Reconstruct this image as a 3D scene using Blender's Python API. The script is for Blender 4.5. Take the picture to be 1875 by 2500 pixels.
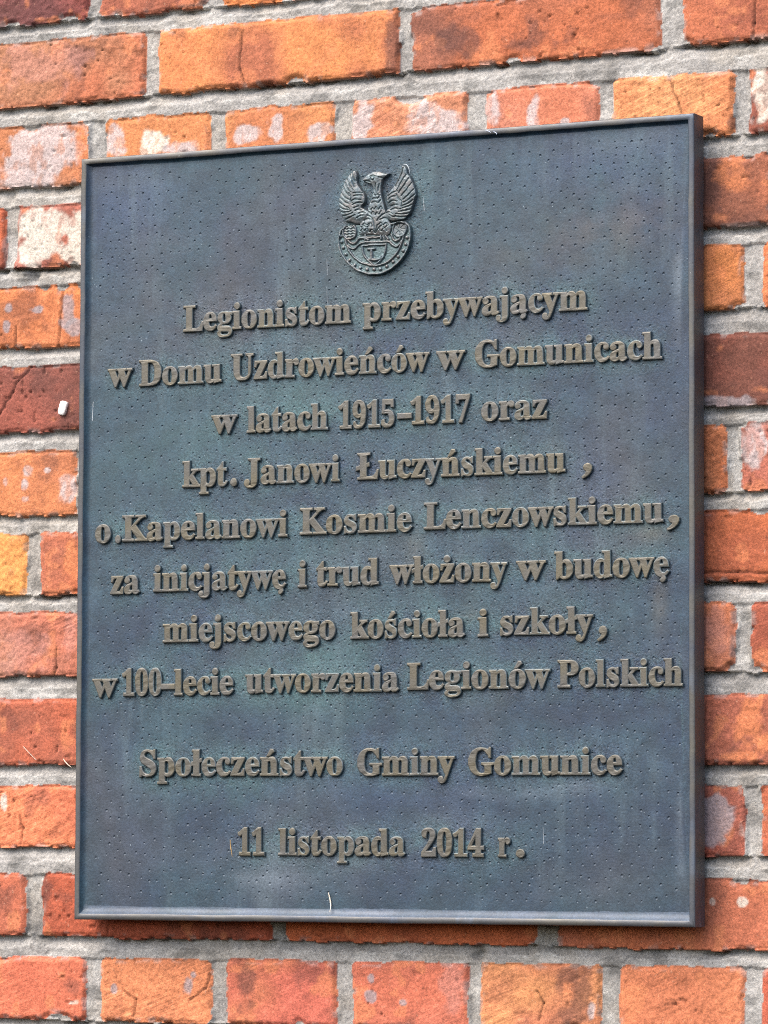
import bpy, bmesh, math, random, time
import numpy as np
from mathutils import Vector, Matrix, geometry

# ------------------------------------------------------------------ start
for o in list(bpy.data.objects):
    bpy.data.objects.remove(o)
S = bpy.context.scene
COL = S.collection
ZC = 1.90                      # height of the plaque's centre above the pavement
YF = -0.030                    # front of the plaque's rim (brick faces lie at y = 0)
rng = np.random.default_rng(11)
random.seed(5)

# ------------------------------------------------------------------ camera
cam = bpy.data.cameras.new('camera')
cam.sensor_fit = 'HORIZONTAL'
cam.sensor_width = 36.0
cam.lens = 10624.0 / 1875.0 * 36.0
cam.clip_start = 0.05
cam.clip_end = 200.0
co = bpy.data.objects.new('camera', cam)
COL.objects.link(co)
RX = Vector((0.8987483573570132, 0.4384476457780604, 0.003879698409275243))
UP = Vector((0.02990935617498761, -0.07013241014378092, 0.9970892013559379))
BK = Vector((0.43744350556531086, -0.896016242575491, -0.07614507521587226))
M = Matrix((RX, UP, BK)).transposed().to_4x4()
M.translation = Vector((1.697305622692604, -3.489271807549084, 1.6193478015789065))
co.matrix_world = M
S.camera = co

# ------------------------------------------------------------------ sky and sun
SUN_EL, SUN_AZ = 52.0, 28.0    # degrees; azimuth to the left of the wall's normal
world = bpy.data.worlds.new('World')
S.world = world
world.use_nodes = True
wn = world.node_tree
sky = wn.nodes.new('ShaderNodeTexSky')
sky.sky_type = 'NISHITA'
sky.sun_disc = False
sky.sun_elevation = math.radians(SUN_EL)
sky.sun_rotation = math.radians(180 + SUN_AZ)
sky.air_density = 1.0
sky.dust_density = 4.0
sky.ozone_density = 1.0
wn.links.new(sky.outputs[0], wn.nodes['Background'].inputs[0])
wn.nodes['Background'].inputs[1].default_value = 0.15
sl = bpy.data.lights.new('sun', 'SUN')
sl.energy = 1.1
sl.angle = math.radians(52)
sl.color = (1.0, 0.945, 0.88)
so = bpy.data.objects.new('sun', sl)
COL.objects.link(so)
a, e = math.radians(SUN_AZ), math.radians(SUN_EL)
sdir = Vector((-math.sin(a) * math.cos(e), -math.cos(a) * math.cos(e), math.sin(e)))
so.rotation_euler = sdir.to_track_quat('Z', 'Y').to_euler()
so.location = sdir * 5 + Vector((0, 0, ZC))
S.view_settings.view_transform = 'Standard'
S.view_settings.look = 'None'
S.view_settings.gamma = 1.0
S.view_settings.use_curve_mapping = False
S.view_settings.exposure = 1.66
S.cycles.use_denoising = False
S.cycles.pixel_filter_type = 'BLACKMAN_HARRIS'
S.cycles.filter_width = 1.05

# ------------------------------------------------------------------ helpers
def lin(c):
    c = np.asarray(c, float) / 255.0
    return np.where(c <= 0.04045, c / 12.92, ((c + 0.055) / 1.055) ** 2.4)

def vnoise(x, z, scale, seed):
    """smooth value noise in 0..1 at points x, z (metres); scale in metres"""
    g = np.random.default_rng(seed).random((257, 257))
    u = x / scale + 91.37
    v = z / scale + 57.71
    iu = np.floor(u).astype(int); iv = np.floor(v).astype(int)
    fu = u - iu; fv = v - iv
    fu = fu * fu * (3 - 2 * fu); fv = fv * fv * (3 - 2 * fv)
    a = g[iu % 257, iv % 257]; b = g[(iu + 1) % 257, iv % 257]
    c = g[iu % 257, (iv + 1) % 257]; d = g[(iu + 1) % 257, (iv + 1) % 257]
    return (a * (1 - fu) + b * fu) * (1 - fv) + (c * (1 - fu) + d * fu) * fv

def fbm(x, z, scale, seed, oct=3, gain=0.5):
    t = 0; w = 1; s = 0
    for k in range(oct):
        t = t + w * vnoise(x, z, scale / 2 ** k, seed + 7 * k); s += w; w *= gain
    return t / s

def sstep(a, b, x):
    t = np.clip((x - a) / (b - a), 0, 1)
    return t * t * (3 - 2 * t)

def link(name, me, mat, parent=None):
    o = bpy.data.objects.new(name, me)
    COL.objects.link(o)
    if mat:
        me.materials.append(mat)
    if parent:
        o.parent = parent
    return o

def thing(o, label, cat, group=None):
    o['label'] = label; o['category'] = cat
    if group:
        o['group'] = group
    return o

def empty(name, loc):
    o = bpy.data.objects.new(name, None)
    COL.objects.link(o)
    o.location = loc
    o.empty_display_size = 0.05
    return o

def mesh_from_arrays(name, co, faces, cols=None, smooth=True):
    """co Nx3, faces Mx4 ints"""
    me = bpy.data.meshes.new(name)
    n, m = len(co), len(faces)
    k = faces.shape[1]
    me.vertices.add(n); me.vertices.foreach_set('co', np.ascontiguousarray(co, np.float32).ravel())
    me.loops.add(m * k); me.loops.foreach_set('vertex_index', np.ascontiguousarray(faces, np.int32).ravel())
    me.polygons.add(m)
    me.polygons.foreach_set('loop_start', np.arange(0, m * k, k, dtype=np.int32))
    me.polygons.foreach_set('loop_total', np.full(m, k, np.int32))
    me.polygons.foreach_set('use_smooth', np.full(m, smooth, bool))
    me.update(calc_edges=True)
    if cols is not None:
        at = me.color_attributes.new('Col', 'FLOAT_COLOR', 'POINT')
        c4 = np.ones((n, 4), np.float32); c4[:, :cols.shape[1]] = cols
        at.data.foreach_set('color', c4.ravel())
    me.validate()
    return me

def compact(co, faces, *arrs):
    used = np.unique(faces)
    mp = np.zeros(len(co), np.int64); mp[used] = np.arange(len(used))
    return (co[used], mp[faces]) + tuple(a[used] for a in arrs)

class NT:
    """tiny node-tree helper"""
    def __init__(s, name):
        s.m = bpy.data.materials.new(name); s.m.use_nodes = True
        s.t = s.m.node_tree; s.b = s.t.nodes['Principled BSDF']
        s.tc = s.t.nodes.new('ShaderNodeTexCoord')
    def n(s, typ, **kw):
        nd = s.t.nodes.new(typ)
        for k, v in kw.items():
            if k.startswith('_'):
                setattr(nd, k[1:], v)
            else:
                nd.inputs[k].default_value = v
        return nd
    def l(s, a, b):
        s.t.links.new(a, b)
    def obj(s, scale=(1, 1, 1)):
        mp = s.n('ShaderNodeMapping'); mp.inputs['Scale'].default_value = scale
        s.l(s.tc.outputs['Object'], mp.inputs['Vector']); return mp.outputs['Vector']
    def noise(s, scale, detail=3, rough=0.55, vec=None, dist=0.0):
        nd = s.n('ShaderNodeTexNoise', Scale=scale, Detail=detail, Roughness=rough, Distortion=dist)
        s.l(vec if vec is not None else s.tc.outputs['Object'], nd.inputs['Vector'])
        return nd.outputs['Fac']
    def ramp(s, src, stops):
        r = s.n('ShaderNodeValToRGB'); el = r.color_ramp.elements
        while len(el) < len(stops):
            el.new(0.5)
        for q, (p, c) in zip(el, stops):
            q.position = p; q.color = (c, c, c, 1) if isinstance(c, (int, float)) else (*c, 1)
        s.l(src, r.inputs['Fac']); return r.outputs['Color']
    def mix(s, fac, a, b, mode='MIX'):
        m = s.n('ShaderNodeMix', _data_type='RGBA', _blend_type=mode)
        for sock, v in ((m.inputs[0], fac), (m.inputs[6], a), (m.inputs[7], b)):
            if isinstance(v, bpy.types.NodeSocket):
                s.l(v, sock)
            elif isinstance(v, (int, float)):
                sock.default_value = v if sock.type == 'VALUE' else (v, v, v, 1)
            else:
                sock.default_value = (*v, 1)
        return m.outputs[2]
    def math(s, op, a, b=0.0):
        m = s.n('ShaderNodeMath', _operation=op)
        for sock, v in ((m.inputs[0], a), (m.inputs[1], b)):
            if isinstance(v, bpy.types.NodeSocket):
                s.l(v, sock)
            else:
                sock.default_value = v
        return m.outputs[0]
    def attr(s, name):
        return s.n('ShaderNodeAttribute', _attribute_name=name)
    def bump(s, h, strength, dist, prev=None):
        b = s.n('ShaderNodeBump', Strength=strength, Distance=dist)
        s.l(h, b.inputs['Height'])
        if prev is not None:
            s.l(prev, b.inputs['Normal'])
        return b.outputs['Normal']

# ------------------------------------------------------------------ materials
def mat_brick():
    t = NT('fired_clay_brick')
    col = t.attr('Col').outputs['Color']
    g = t.ramp(t.noise(520, 3, 0.65), [(0.34, 0.74), (0.5, 1.0), (0.66, 1.26)])
    c = t.mix(1.0, col, g, 'MULTIPLY')
    sp = t.ramp(t.noise(330, 2, 0.5), [(0.64, 0.0), (0.72, 1.0)])
    c = t.mix(t.math('MULTIPLY', sp, 0.35), c, (0.05, 0.022, 0.016))
    pale = t.ramp(t.noise(410, 2, 0.5, t.obj((1.0, 1.3, 0.8))), [(0.68, 0.0), (0.74, 1.0)])
    c = t.mix(t.math('MULTIPLY', pale, 0.35), c, (0.46, 0.27, 0.18))
    # wire-cut drag lines, slanting up to the right
    m1 = t.n('ShaderNodeMapping'); m1.inputs['Rotation'].default_value = (0, math.radians(21), 0)
    t.l(t.tc.outputs['Object'], m1.inputs['Vector'])
    m2 = t.n('ShaderNodeMapping'); m2.inputs['Scale'].default_value = (0.045, 0.3, 1.0)
    t.l(m1.outputs['Vector'], m2.inputs['Vector'])
    dl = t.noise(480, 3, 0.6, m2.outputs['Vector'])
    dg = t.attr('Col').outputs['Alpha']
    dc = t.ramp(dl, [(0.36, 0.80), (0.5, 1.0), (0.64, 1.30)])
    c = t.mix(dg, c, t.mix(1.0, c, dc, 'MULTIPLY'))
    t.l(c, t.b.inputs['Base Color'])
    t.b.inputs['Roughness'].default_value = 0.88
    t.b.inputs['Specular IOR Level'].default_value = 0.25
    n = t.bump(t.noise(260, 4, 0.6), 0.55, 0.0014)
    n = t.bump(t.noise(900, 2, 0.6), 0.5, 0.0005, n)
    n = t.bump(t.math('MULTIPLY', dl, dg), 0.45, 0.0012, n)
    t.l(n, t.b.inputs['Normal'])
    return t.m

def mat_mortar():
    t = NT('cement_mortar')
    col = t.attr('Col').outputs['Color']
    g = t.ramp(t.noise(460, 3, 0.7), [(0.35, 0.76), (0.5, 1.0), (0.65, 1.26)])
    c = t.mix(1.0, col, g, 'MULTIPLY')
    sp = t.ramp(t.noise(520, 1, 0.5), [(0.68, 0.0), (0.74, 1.0)])
    c = t.mix(t.math('MULTIPLY', sp, 0.35), c, (0.06, 0.055, 0.05))
    t.l(c, t.b.inputs['Base Color'])
    t.b.inputs['Roughness'].default_value = 0.95
    t.b.inputs['Specular IOR Level'].default_value = 0.15
    n = t.bump(t.noise(420, 3, 0.65), 0.6, 0.0014)
    n = t.bump(t.noise(1100, 2, 0.6), 0.6, 0.0005, n)
    t.l(n, t.b.inputs['Normal'])
    return t.m

def mat_panel(near=True):
    t = NT('patinated_bronze_panel')
    # broad drifting tints of the patina
    big = t.noise(9, 4, 0.6, None, 0.4)
    c = t.mix(t.ramp(big, [(0.38, 0.0), (0.62, 1.0)]), (0.015, 0.028, 0.050), (0.019, 0.042, 0.058))
    pur = t.ramp(t.noise(7, 3, 0.55, t.obj((1, 1, 0.8))), [(0.52, 0.0), (0.7, 1.0)])
    c = t.mix(t.math('MULTIPLY', pur, 0.5), c, (0.056, 0.054, 0.058))
    blu = t.ramp(t.noise(5.5, 3, 0.55, t.obj((1.4, 1, 1.1))), [(0.55, 0.0), (0.75, 1.0)])
    c = t.mix(t.math('MULTIPLY', blu, 0.6), c, (0.017, 0.034, 0.066))
    mot = t.ramp(t.noise(45, 5, 0.65), [(0.34, 0.78), (0.5, 1.0), (0.66, 1.28)])
    c = t.mix(1.0, c, mot, 'MULTIPLY')
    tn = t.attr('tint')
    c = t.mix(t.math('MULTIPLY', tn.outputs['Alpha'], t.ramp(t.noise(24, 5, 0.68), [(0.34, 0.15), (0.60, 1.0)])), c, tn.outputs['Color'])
    # pale vertical run-off streaks
    st = t.ramp(t.noise(70, 4, 0.6, t.obj((1, 1, 0.10))), [(0.50, 0.0), (0.70, 1.0)])
    st2 = t.ramp(t.noise(8, 3, 0.55), [(0.44, 0.0), (0.62, 1.0)])
    c = t.mix(t.math('MULTIPLY', t.math('MULTIPLY', st, st2), 0.28), c, (0.10, 0.145, 0.165))
    # verdigris and cast grain around the lettering
    nr = t.attr('near').outputs['Fac']
    vg = t.ramp(t.noise(26, 4, 0.65), [(0.42, 0.0), (0.62, 1.0)])
    c = t.mix(t.math('MULTIPLY', t.math('MULTIPLY', nr, vg), 0.75), c, (0.044, 0.094, 0.098))
    fine = t.ramp(t.noise(560, 2, 0.6), [(0.36, 0.55), (0.5, 1.0), (0.64, 1.65)])
    c = t.mix(t.math('ADD', t.math('MULTIPLY', nr, 0.65), 0.35), c, t.mix(1.0, c, fine, 'MULTIPLY'))
    fl = t.ramp(t.noise(420, 1, 0.5), [(0.79, 0.0), (0.82, 1.0)])
    c = t.mix(t.math('MULTIPLY', fl, 0.45), c, (0.34, 0.42, 0.46))
    # paler colour in the punched pits, standing in for their highlights
    pd = t.attr('pit').outputs['Fac']
    c = t.mix(t.math('MULTIPLY', pd, 0.8), c, (0.16, 0.19, 0.22))
    t.l(c, t.b.inputs['Base Color'])
    t.b.inputs['Metallic'].default_value = 0.08
    t.b.inputs['Specular IOR Level'].default_value = 0.40
    r = t.ramp(t.noise(14, 4, 0.6), [(0.3, 0.40), (0.7, 0.58)])
    t.l(r, t.b.inputs['Roughness'])
    gr = t.noise(560, 3, 0.65)
    amp = t.math('ADD', t.math('MULTIPLY', nr, 0.85), 0.25)
    n = t.bump(t.math('MULTIPLY', gr, amp), 0.75, 0.0011)
    n = t.bump(t.noise(38, 3, 0.5), 0.16, 0.004, n)
    t.l(n, t.b.inputs['Normal'])
    return t.m

def mat_rim():
    t = NT('worn_bronze_rim')
    c = t.mix(t.ramp(t.noise(16, 4, 0.6), [(0.35, 0.0), (0.65, 1.0)]), (0.082, 0.078, 0.068), (0.050, 0.058, 0.074))
    b = t.ramp(t.noise(30, 3, 0.6, t.obj((1, 1, 0.4))), [(0.60, 0.0), (0.74, 1.0)])
    c = t.mix(t.math('MULTIPLY', b, 0.6), c, (0.10, 0.135, 0.19))
    w = t.ramp(t.noise(230, 3, 0.6), [(0.70, 0.0), (0.76, 1.0)])
    c = t.mix(t.math('MULTIPLY', w, 0.5), c, (0.32, 0.33, 0.34))
    t.l(c, t.b.inputs['Base Color'])
    t.b.inputs['Metallic'].default_value = 0.45
    t.l(t.ramp(t.noise(40, 3, 0.6), [(0.3, 0.36), (0.7, 0.52)]), t.b.inputs['Roughness'])
    n = t.bump(t.noise(300, 3, 0.6), 0.22, 0.0006)
    n = t.bump(t.noise(60, 2, 0.5), 0.25, 0.0015, n)
    t.l(n, t.b.inputs['Normal'])
    return t.m

def mat_letter(name='rubbed_bronze_lettering', emblem=False):
    t = NT(name)
    c = t.mix(t.ramp(t.noise(32, 3, 0.6), [(0.35, 0.0), (0.65, 1.0)]), (0.094, 0.080, 0.052), (0.082, 0.078, 0.072))
    if emblem:
        c = t.mix(t.ramp(t.noise(120, 3, 0.6), [(0.35, 0.0), (0.6, 1.0)]), (0.100, 0.098, 0.096), (0.080, 0.104, 0.114))
        rec = t.attr('Col').outputs['Color']
        c = t.mix(t.math('MULTIPLY', rec, 0.7), c, (0.055, 0.096, 0.102))
    else:
        # slopes keep the blue-green patina, with lit edges painted in by a lighter tone; the flat tops are rubbed to bare bronze
        side = t.attr('slope').outputs['Fac']
        c = t.mix(t.math('MULTIPLY', side, 0.85), c, t.mix(t.noise(140, 2), (0.110, 0.122, 0.132), (0.085, 0.130, 0.136)))
    w = t.ramp(t.noise(260, 3, 0.6), [(0.70, 0.0), (0.77, 1.0)])
    c = t.mix(t.math('MULTIPLY', w, 0.45), c, (0.30, 0.33, 0.33))
    t.l(c, t.b.inputs['Base Color'])
    t.b.inputs['Metallic'].default_value = 0.55
    t.l(t.ramp(t.noise(70, 3, 0.6), [(0.3, 0.34), (0.7, 0.52)]), t.b.inputs['Roughness'])
    n = t.bump(t.noise(500, 3, 0.6), 0.28, 0.0006)
    n = t.bump(t.noise(120, 2, 0.5), 0.12, 0.001, n)
    t.l(n, t.b.inputs['Normal'])
    return t.m

def mat_simple(name, c1, c2, rough=0.7, sc=300):
    t = NT(name)
    t.l(t.mix(t.noise(sc, 3), c1, c2), t.b.inputs['Base Color'])
    t.b.inputs['Roughness'].default_value = rough
    t.l(t.bump(t.noise(sc * 3, 2), 0.4, 0.0005), t.b.inputs['Normal'])
    return t.m

M_BRICK, M_MORTAR = mat_brick(), mat_mortar()
M_PANEL, M_RIM, M_LET = mat_panel(), mat_rim(), mat_letter()
M_EMB = mat_letter('patinated_bronze_relief', True)
M_CHIP = mat_simple('white_limestone', (0.72, 0.66, 0.62), (0.85, 0.80, 0.77))
M_STRAW = mat_simple('dry_straw', (0.50, 0.43, 0.32), (0.66, 0.60, 0.50))
M_STEEL = mat_simple('steel', (0.2, 0.2, 0.2), (0.3, 0.3, 0.3), 0.4)

# ------------------------------------------------------------------ the brick wall
# courses, top to bottom (mm from the plaque's centre): top-left, top-right, bottom-left, bottom-right
# (left at x=-400, right at x=350), then the known bricks (x0, x1) and whether headers or stretchers
ROWS = [
    (549, 549, 487, 488, 'H', [(-431, -316), (-304, -190), (-175, -62)]),
    (470.5, 471, 409, 415, 'S', [(-500, -255), (-241, 7), (19, 261), (282, 525)]),
    (391, 391, 332, 334, 'H', [(-430, -316), (-297, -186), (-171, -58), (-41, 75), (92, 202), (215, 330), (344, 459)]),
    (314, 316, 256, 253, 'S', [(-648, -403), (-392, -150), (-135, 105), (120, 365)]),
    (238.6, 239, 180.7, 182, 'H', [(-432, -314), (224, 339), (356, 470)]),
    (164, 160, 101.5, 97.5, 'S', [(-512, -262), (255, 500)]),
    (84, 82.5, 23.5, 24.3, 'H', [(-445, -325), (208, 322), (336, 452)]),
    (7, 8.5, -50, -55, 'S', [(-620, -377), (-362, -118), (128, 372)]),
    (-66, -72.5, -126, -132, 'H', [(-430, -308), (216, 330), (345, 460)]),
    (-147, -151, -208.3, -211.5, 'S', [(-508, -262), (252, 498)]),
    (-227, -229, -284.5, -289, 'H', [(-438, -318), (222, 338), (353, 468)]),
    (-308.7, -309, -366, -370, 'S', [(-619, -374), (-357, -118), (-104, 142), (164, 408)]),
    (-385.5, -383.5, -443.5, -443, 'H', [(-424, -310), (-294, -179), (-164, -52), (-36, 77), (89, 204), (222, 337), (353, 468)]),
]
# colours seen on known bricks (row, brick index): two tones in sRGB
TONE = {
    (0, 0): ((158, 70, 66), (120, 62, 66)), (0, 1): ((180, 92, 70), (165, 80, 70)), (0, 2): ((226, 118, 52), (205, 100, 55)),
    (1, 0): ((196, 100, 68), (186, 112, 84)), (1, 1): ((226, 124, 66), (186, 96, 68)), (1, 2): ((196, 96, 58), (170, 92, 72)), (1, 3): ((168, 82, 62), (200, 100, 66)),
    (2, 0): ((206, 114, 72), (190, 118, 96)), (2, 1): ((218, 122, 70), (205, 116, 80)), (2, 2): ((222, 128, 74), (206, 112, 70)), (2, 3): ((210, 106, 78), (214, 126, 96)),
    (2, 4): ((216, 112, 82), (206, 116, 98)), (2, 5): ((228, 138, 88), (222, 122, 74)), (2, 6): ((178, 84, 66), (150, 74, 62)),
    (3, 0): ((222, 98, 52), (190, 84, 58)), (3, 1): ((196, 98, 78), (176, 92, 82)), (3, 3): ((150, 82, 66), (198, 100, 64)),
    (4, 0): ((228, 124, 60), (212, 110, 62)), (4, 1): ((222, 120, 58), (204, 112, 66)), (4, 2): ((226, 112, 62), (210, 106, 62)),
    (5, 0): ((164, 78, 66), (140, 72, 66)), (5, 1): ((158, 74, 60), (126, 68, 60)),
    (6, 0): ((224, 122, 72), (206, 112, 74)), (6, 1): ((206, 98, 50), (186, 98, 60)), (6, 2): ((206, 106, 84), (186, 96, 84)),
    (7, 0): ((250, 150, 66), (238, 134, 58)), (7, 1): ((186, 98, 78), (210, 100, 60)), (7, 2): ((204, 96, 46), (180, 84, 52)),
    (8, 0): ((200, 104, 84), (196, 122, 106)), (8, 1): ((196, 106, 82), (214, 110, 68)), (8, 2): ((170, 78, 58), (200, 96, 62)),
    (9, 0): ((206, 92, 60), (172, 86, 68)), (9, 1): ((190, 90, 62), (176, 88, 70)),
    (10, 0): ((234, 118, 76), (226, 108, 74)), (10, 1): ((186, 78, 58), (166, 82, 70)), (10, 2): ((176, 82, 60), (196, 92, 62)),
    (11, 0): ((206, 96, 66), (192, 94, 70)), (11, 1): ((190, 80, 50), (170, 78, 56)), (11, 2): ((218, 98, 46), (198, 88, 50)), (11, 3): ((218, 106, 64), (200, 100, 72)),
    (12, 0): ((226, 106, 76), (214, 96, 70)), (12, 1): ((228, 124, 80), (210, 112, 76)), (12, 2): ((206, 108, 74), (218, 98, 82)), (12, 3): ((218, 102, 76), (204, 100, 80)),
    (12, 4): ((226, 134, 84), (204, 110, 80)), (12, 5): ((222, 118, 78), (212, 110, 74)), (12, 6): ((202, 86, 62), (190, 90, 70)),
}
BASE_TONES = [((214, 108, 66), (196, 100, 72)), ((226, 122, 66), (206, 112, 70)), ((176, 84, 66), (158, 78, 66)), ((204, 104, 80), (214, 118, 92)), ((196, 92, 58), (182, 88, 66))]
# measured stains: kind, centre x, z, radius x, z (1/10 mm)
PATCH = [["L",-3764,3603,431,282],["L",-2840,3696,137,132],["W",-2470,3671,137,113],["L",-2167,3574,157,68],["L",-1485,3680,118,75],["L",-1168,3677,71,150],["L",-749,3629,110,83],["L",-293,3691,137,226],["L",383,3644,294,169],["L",988,3712,78,132],["L",1395,3665,55,150],["L",1704,3570,39,30],["W",3558,3673,98,226],["W",-3756,2886,149,282],["W",-3579,2915,235,207],["W",-3270,2896,110,244],["W",-3333,2650,118,94],["G",-3993,2196,39,45],["G",-3690,2169,71,41],["G",-4013,2023,39,53],["G",-3350,2171,98,132],["G",-3282,1994,71,68],["G",3229,1000,196,60],["L",-3788,654,71,68],["L",-3808,539,39,60],["L",-3793,397,35,23],["L",-3354,486,94,120],["L",-3562,654,31,19],["L",-4009,565,24,45],["L",3474,618,98,226],["P",-3777,-991,275,226],["P",-3316,-923,118,226],["P",3112,-927,118,226],["W",-3990,-2416,35,68],["G",3108,-2545,157,226],["W",3081,-3292,27,30],["W",3370,-3289,51,38],["W",-3224,-4269,59,23],["G",-2802,-4126,35,49],["G",-2018,-4087,55,94],["G",-1976,-3994,35,34],["G",-168,-3993,31,38],["G",-167,-4152,47,45],["G",149,-4204,31,26],["L",1962,-4229,47,94],["D",3101,2916,118,338],["D",-3155,-1682,118,188],["D",-3531,-3266,55,150],["D",1386,4382,235,113],["D",664,4365,235,113],["D",-3221,4552,118,113],["D",12,4378,63,263],["D",-608,-3242,157,45],["O",-2131,4430,275,263],["O",-3280,-202,98,169],["O",3291,2940,137,150],["O",3430,-1810,176,188],["O",3061,2238,118,226],["O",-3212,3702,55,226],["D",3292,3441,47,38],["P",-3664,4509,431,188],["D",1865,-4142,157,226],["P",608,-4023,118,226],["D",-1430,-4058,78,226]]
CRACKS = [[[-3387,2365],[-3437,2060],[-3452,1811]],[[-3434,-1015],[-3436,-1194],[-3461,-1262]],[[2688,3917],[2776,3658],[2826,3492]],[[-3816,-2549],[-3784,-2663],[-3800,-2815]],[[-4070,1203],[-3938,1390],[-3873,1503],[-3763,1594]],[[-3901,2005],[-3908,1813]],[[-1534,4613],[-1540,4271],[-1488,4154]],[[3492,4503],[3503,4287],[3484,4162]],[[2789,-460],[3321,-455],[3602,-472]],[[-2698,-4154],[-2569,-4226],[-2589,-4375]],[[-2017,-4216],[-1849,-4102],[-1816,-3991]],[[1437,-4079],[1496,-4185],[1457,-4328]]]
ALB = 0.60            # seen brightness -> surface reflectance

def build_wall():
    rows = [list(r) for r in ROWS]
    while rows[0][0] < 900:                     # carry the bond on above and below
        t = rows[0]; k = 'S' if t[4] == 'H' else 'H'
        rows.insert(0, [t[0] + 77, t[1] + 77, t[2] + 77, t[3] + 77, k, []])
    first = next(i for i, r in enumerate(rows) if r[0] == 549)
    while rows[-1][2] > -880:
        t = rows[-1]; k = 'S' if t[4] == 'H' else 'H'
        rows.append([t[0] - 77, t[1] - 77, t[2] - 77, t[3] - 77, k, []])
    xs = [-0.432]
    while xs[-1] < 0.382:
        xs.append(xs[-1] + 0.00132)
    d = 0.0014
    lo, hi = [xs[0]], [xs[-1]]
    while hi[-1] < 1.1:
        d = min(d * 1.06, 0.007); lo.append(lo[-1] - d); hi.append(hi[-1] + d)
    xs = np.array(lo[:0:-1] + xs + hi[1:])
    zs = [-0.462]
    while zs[-1] < 0.53:
        zs.append(zs[-1] + 0.00132)
    d = 0.0014
    lo, hi = [zs[0]], [zs[-1]]
    while hi[-1] < 0.88:
        d = min(d * 1.06, 0.007); lo.append(lo[-1] - d); hi.append(hi[-1] + d)
    zs = np.array(lo[:0:-1] + zs + hi[1:])
    X, Z = np.meshgrid(xs, zs)                  # rows: z, columns: x
    nx, nz = len(xs), len(zs)
    # ragged arrises: warp the coordinates the bricks are measured in
    WX = X + (fbm(X, Z, 0.016, 21, 3) - 0.5) * 0.0036 + (vnoise(X, Z, 0.004, 5) - 0.5) * 0.0012
    WZ = Z + (fbm(X, Z, 0.020, 33, 3) - 0.5) * 0.0042 + (vnoise(X, Z, 0.0042, 6) - 0.5) * 0.0013
    SD = np.full(X.shape, 1.0); ID = np.full(X.shape, -1, np.int32)
    SDZ = np.full(X.shape, 0.0)                 # how far down the bed joint a mortar point lies
    bricks = []
    for ri, (tl, tr, bl, br, kind, known) in enumerate(rows):
        pitch = 129.5 if kind == 'H' else 259.0
        w = 114.5 if kind == 'H' else 245.0
        lst = [(x0, x1, (ri - first, k) if known else None) for k, (x0, x1) in enumerate(known)]
        if not lst:
            off = random.uniform(-20, 20) + (64 if kind == 'S' else 0)
            lst = [(off, off + w, None)]
        # fill the gaps and run outwards
        full = []
        lst.sort()
        for k, b in enumerate(lst):
            full.append(b)
            if k + 1 < len(lst):
                gap = lst[k + 1][0] - b[1]
                n = int(round((gap - 14) / pitch))
                if n > 0:
                    ww = (gap - 14 * (n + 1)) / n
                    for q in range(n):
                        x0 = b[1] + 14 + q * (ww + 14)
                        full.append((x0, x0 + ww, None))
        x = min(b[0] for b in full)
        while x > -1150:
            full.append((x - 15 - w, x - 15, None)); x -= 15 + w
        x = max(b[1] for b in full)
        while x < 1150:
            full.append((x + 15, x + 15 + w, None)); x += 15 + w
        for (x0, x1, key) in full:
            if x1 < -1130 or x0 > 1130:
                continue
            f = lambda xx, l, r: (l + (r - l) * (xx + 400) / 750.0) / 1000.0
            xc = (x0 + x1) / 2
            xq = min(max(xc, -500), 450)
            zt, zb = f(xq, tl, tr), f(xq, bl, br)
            slope = ((tr - tl) + (br - bl)) / 2 / 750.0 if abs(xc) < 520 else 0.0
            X0, X1 = x0 / 1000.0, x1 / 1000.0
            i0, i1 = np.searchsorted(zs, [zb - 0.03, zt + 0.03])
            j0, j1 = np.searchsorted(xs, [X0 - 0.03, X1 + 0.03])
            if i1 <= i0 or j1 <= j0:
                continue
            sub = np.s_[i0:i1, j0:j1]
            bid = len(bricks)
            r = random.Random(bid * 13 + 7)
            dx = np.abs(WX[sub] - (X0 + X1) / 2) - (X1 - X0) / 2
            zz = WZ[sub] - slope * (X[sub] - xc / 1000)
            dz = np.abs(zz - (zt + zb) / 2) - (zt - zb) / 2
            rad = r.choice([0.003, 0.005, 0.007])
            qx, qz = dx + rad, dz + rad
            sd = np.hypot(np.maximum(qx, 0), np.maximum(qz, 0)) + np.minimum(np.maximum(qx, qz), 0) - rad
            # the odd knocked-off corner or nibble out of an arris
            for _ in range(r.choice([0, 1, 1, 2, 3])):
                cx = r.choice([X0, X1]) if r.random() < 0.4 else r.uniform(X0, X1)
                cz = r.choice([zt, zb]); cr = r.uniform(0.002, 0.0065)
                nb = np.hypot((WX[sub] - cx) / r.uniform(1, 2.2), WZ[sub] - cz)
                sd = np.maximum(sd, cr - nb)
            cur = SD[sub]
            better = sd < cur
            SD[sub] = np.where(better, sd, cur)
            ID[sub] = np.where(better, bid, ID[sub])
            SDZ[sub] = np.where(better, zz - (zt + zb) / 2, SDZ[sub])
            tone = TONE.get(key) or r.choice(BASE_TONES)
            bricks.append((lin(tone[0]), lin(tone[1]), r.uniform(-0.0014, 0.0012), r.uniform(-0.006, 0.006),
                           r.uniform(-0.012, 0.012), (X0 + X1) / 2, (zt + zb) / 2, kind, r.random(), (zt - zb) / 2))
    BA = np.array([b[0] for b in bricks]); BB = np.array([b[1] for b in bricks])
    BF = np.array([b[2:7] for b in bricks]); BR = np.array([b[8] for b in bricks])
    HALF = np.array([b[9] for b in bricks])
    HEAD = np.array([b[7] == 'H' for b in bricks])
    idc = np.maximum(ID, 0)
    # ---- heights (towards the viewer is positive here)
    n1 = fbm(X, Z, 0.012, 3, 3); n2 = fbm(X, Z, 0.05, 4, 3); n3 = vnoise(X, Z, 0.0032, 8)
    rough = BR[idc]
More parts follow.
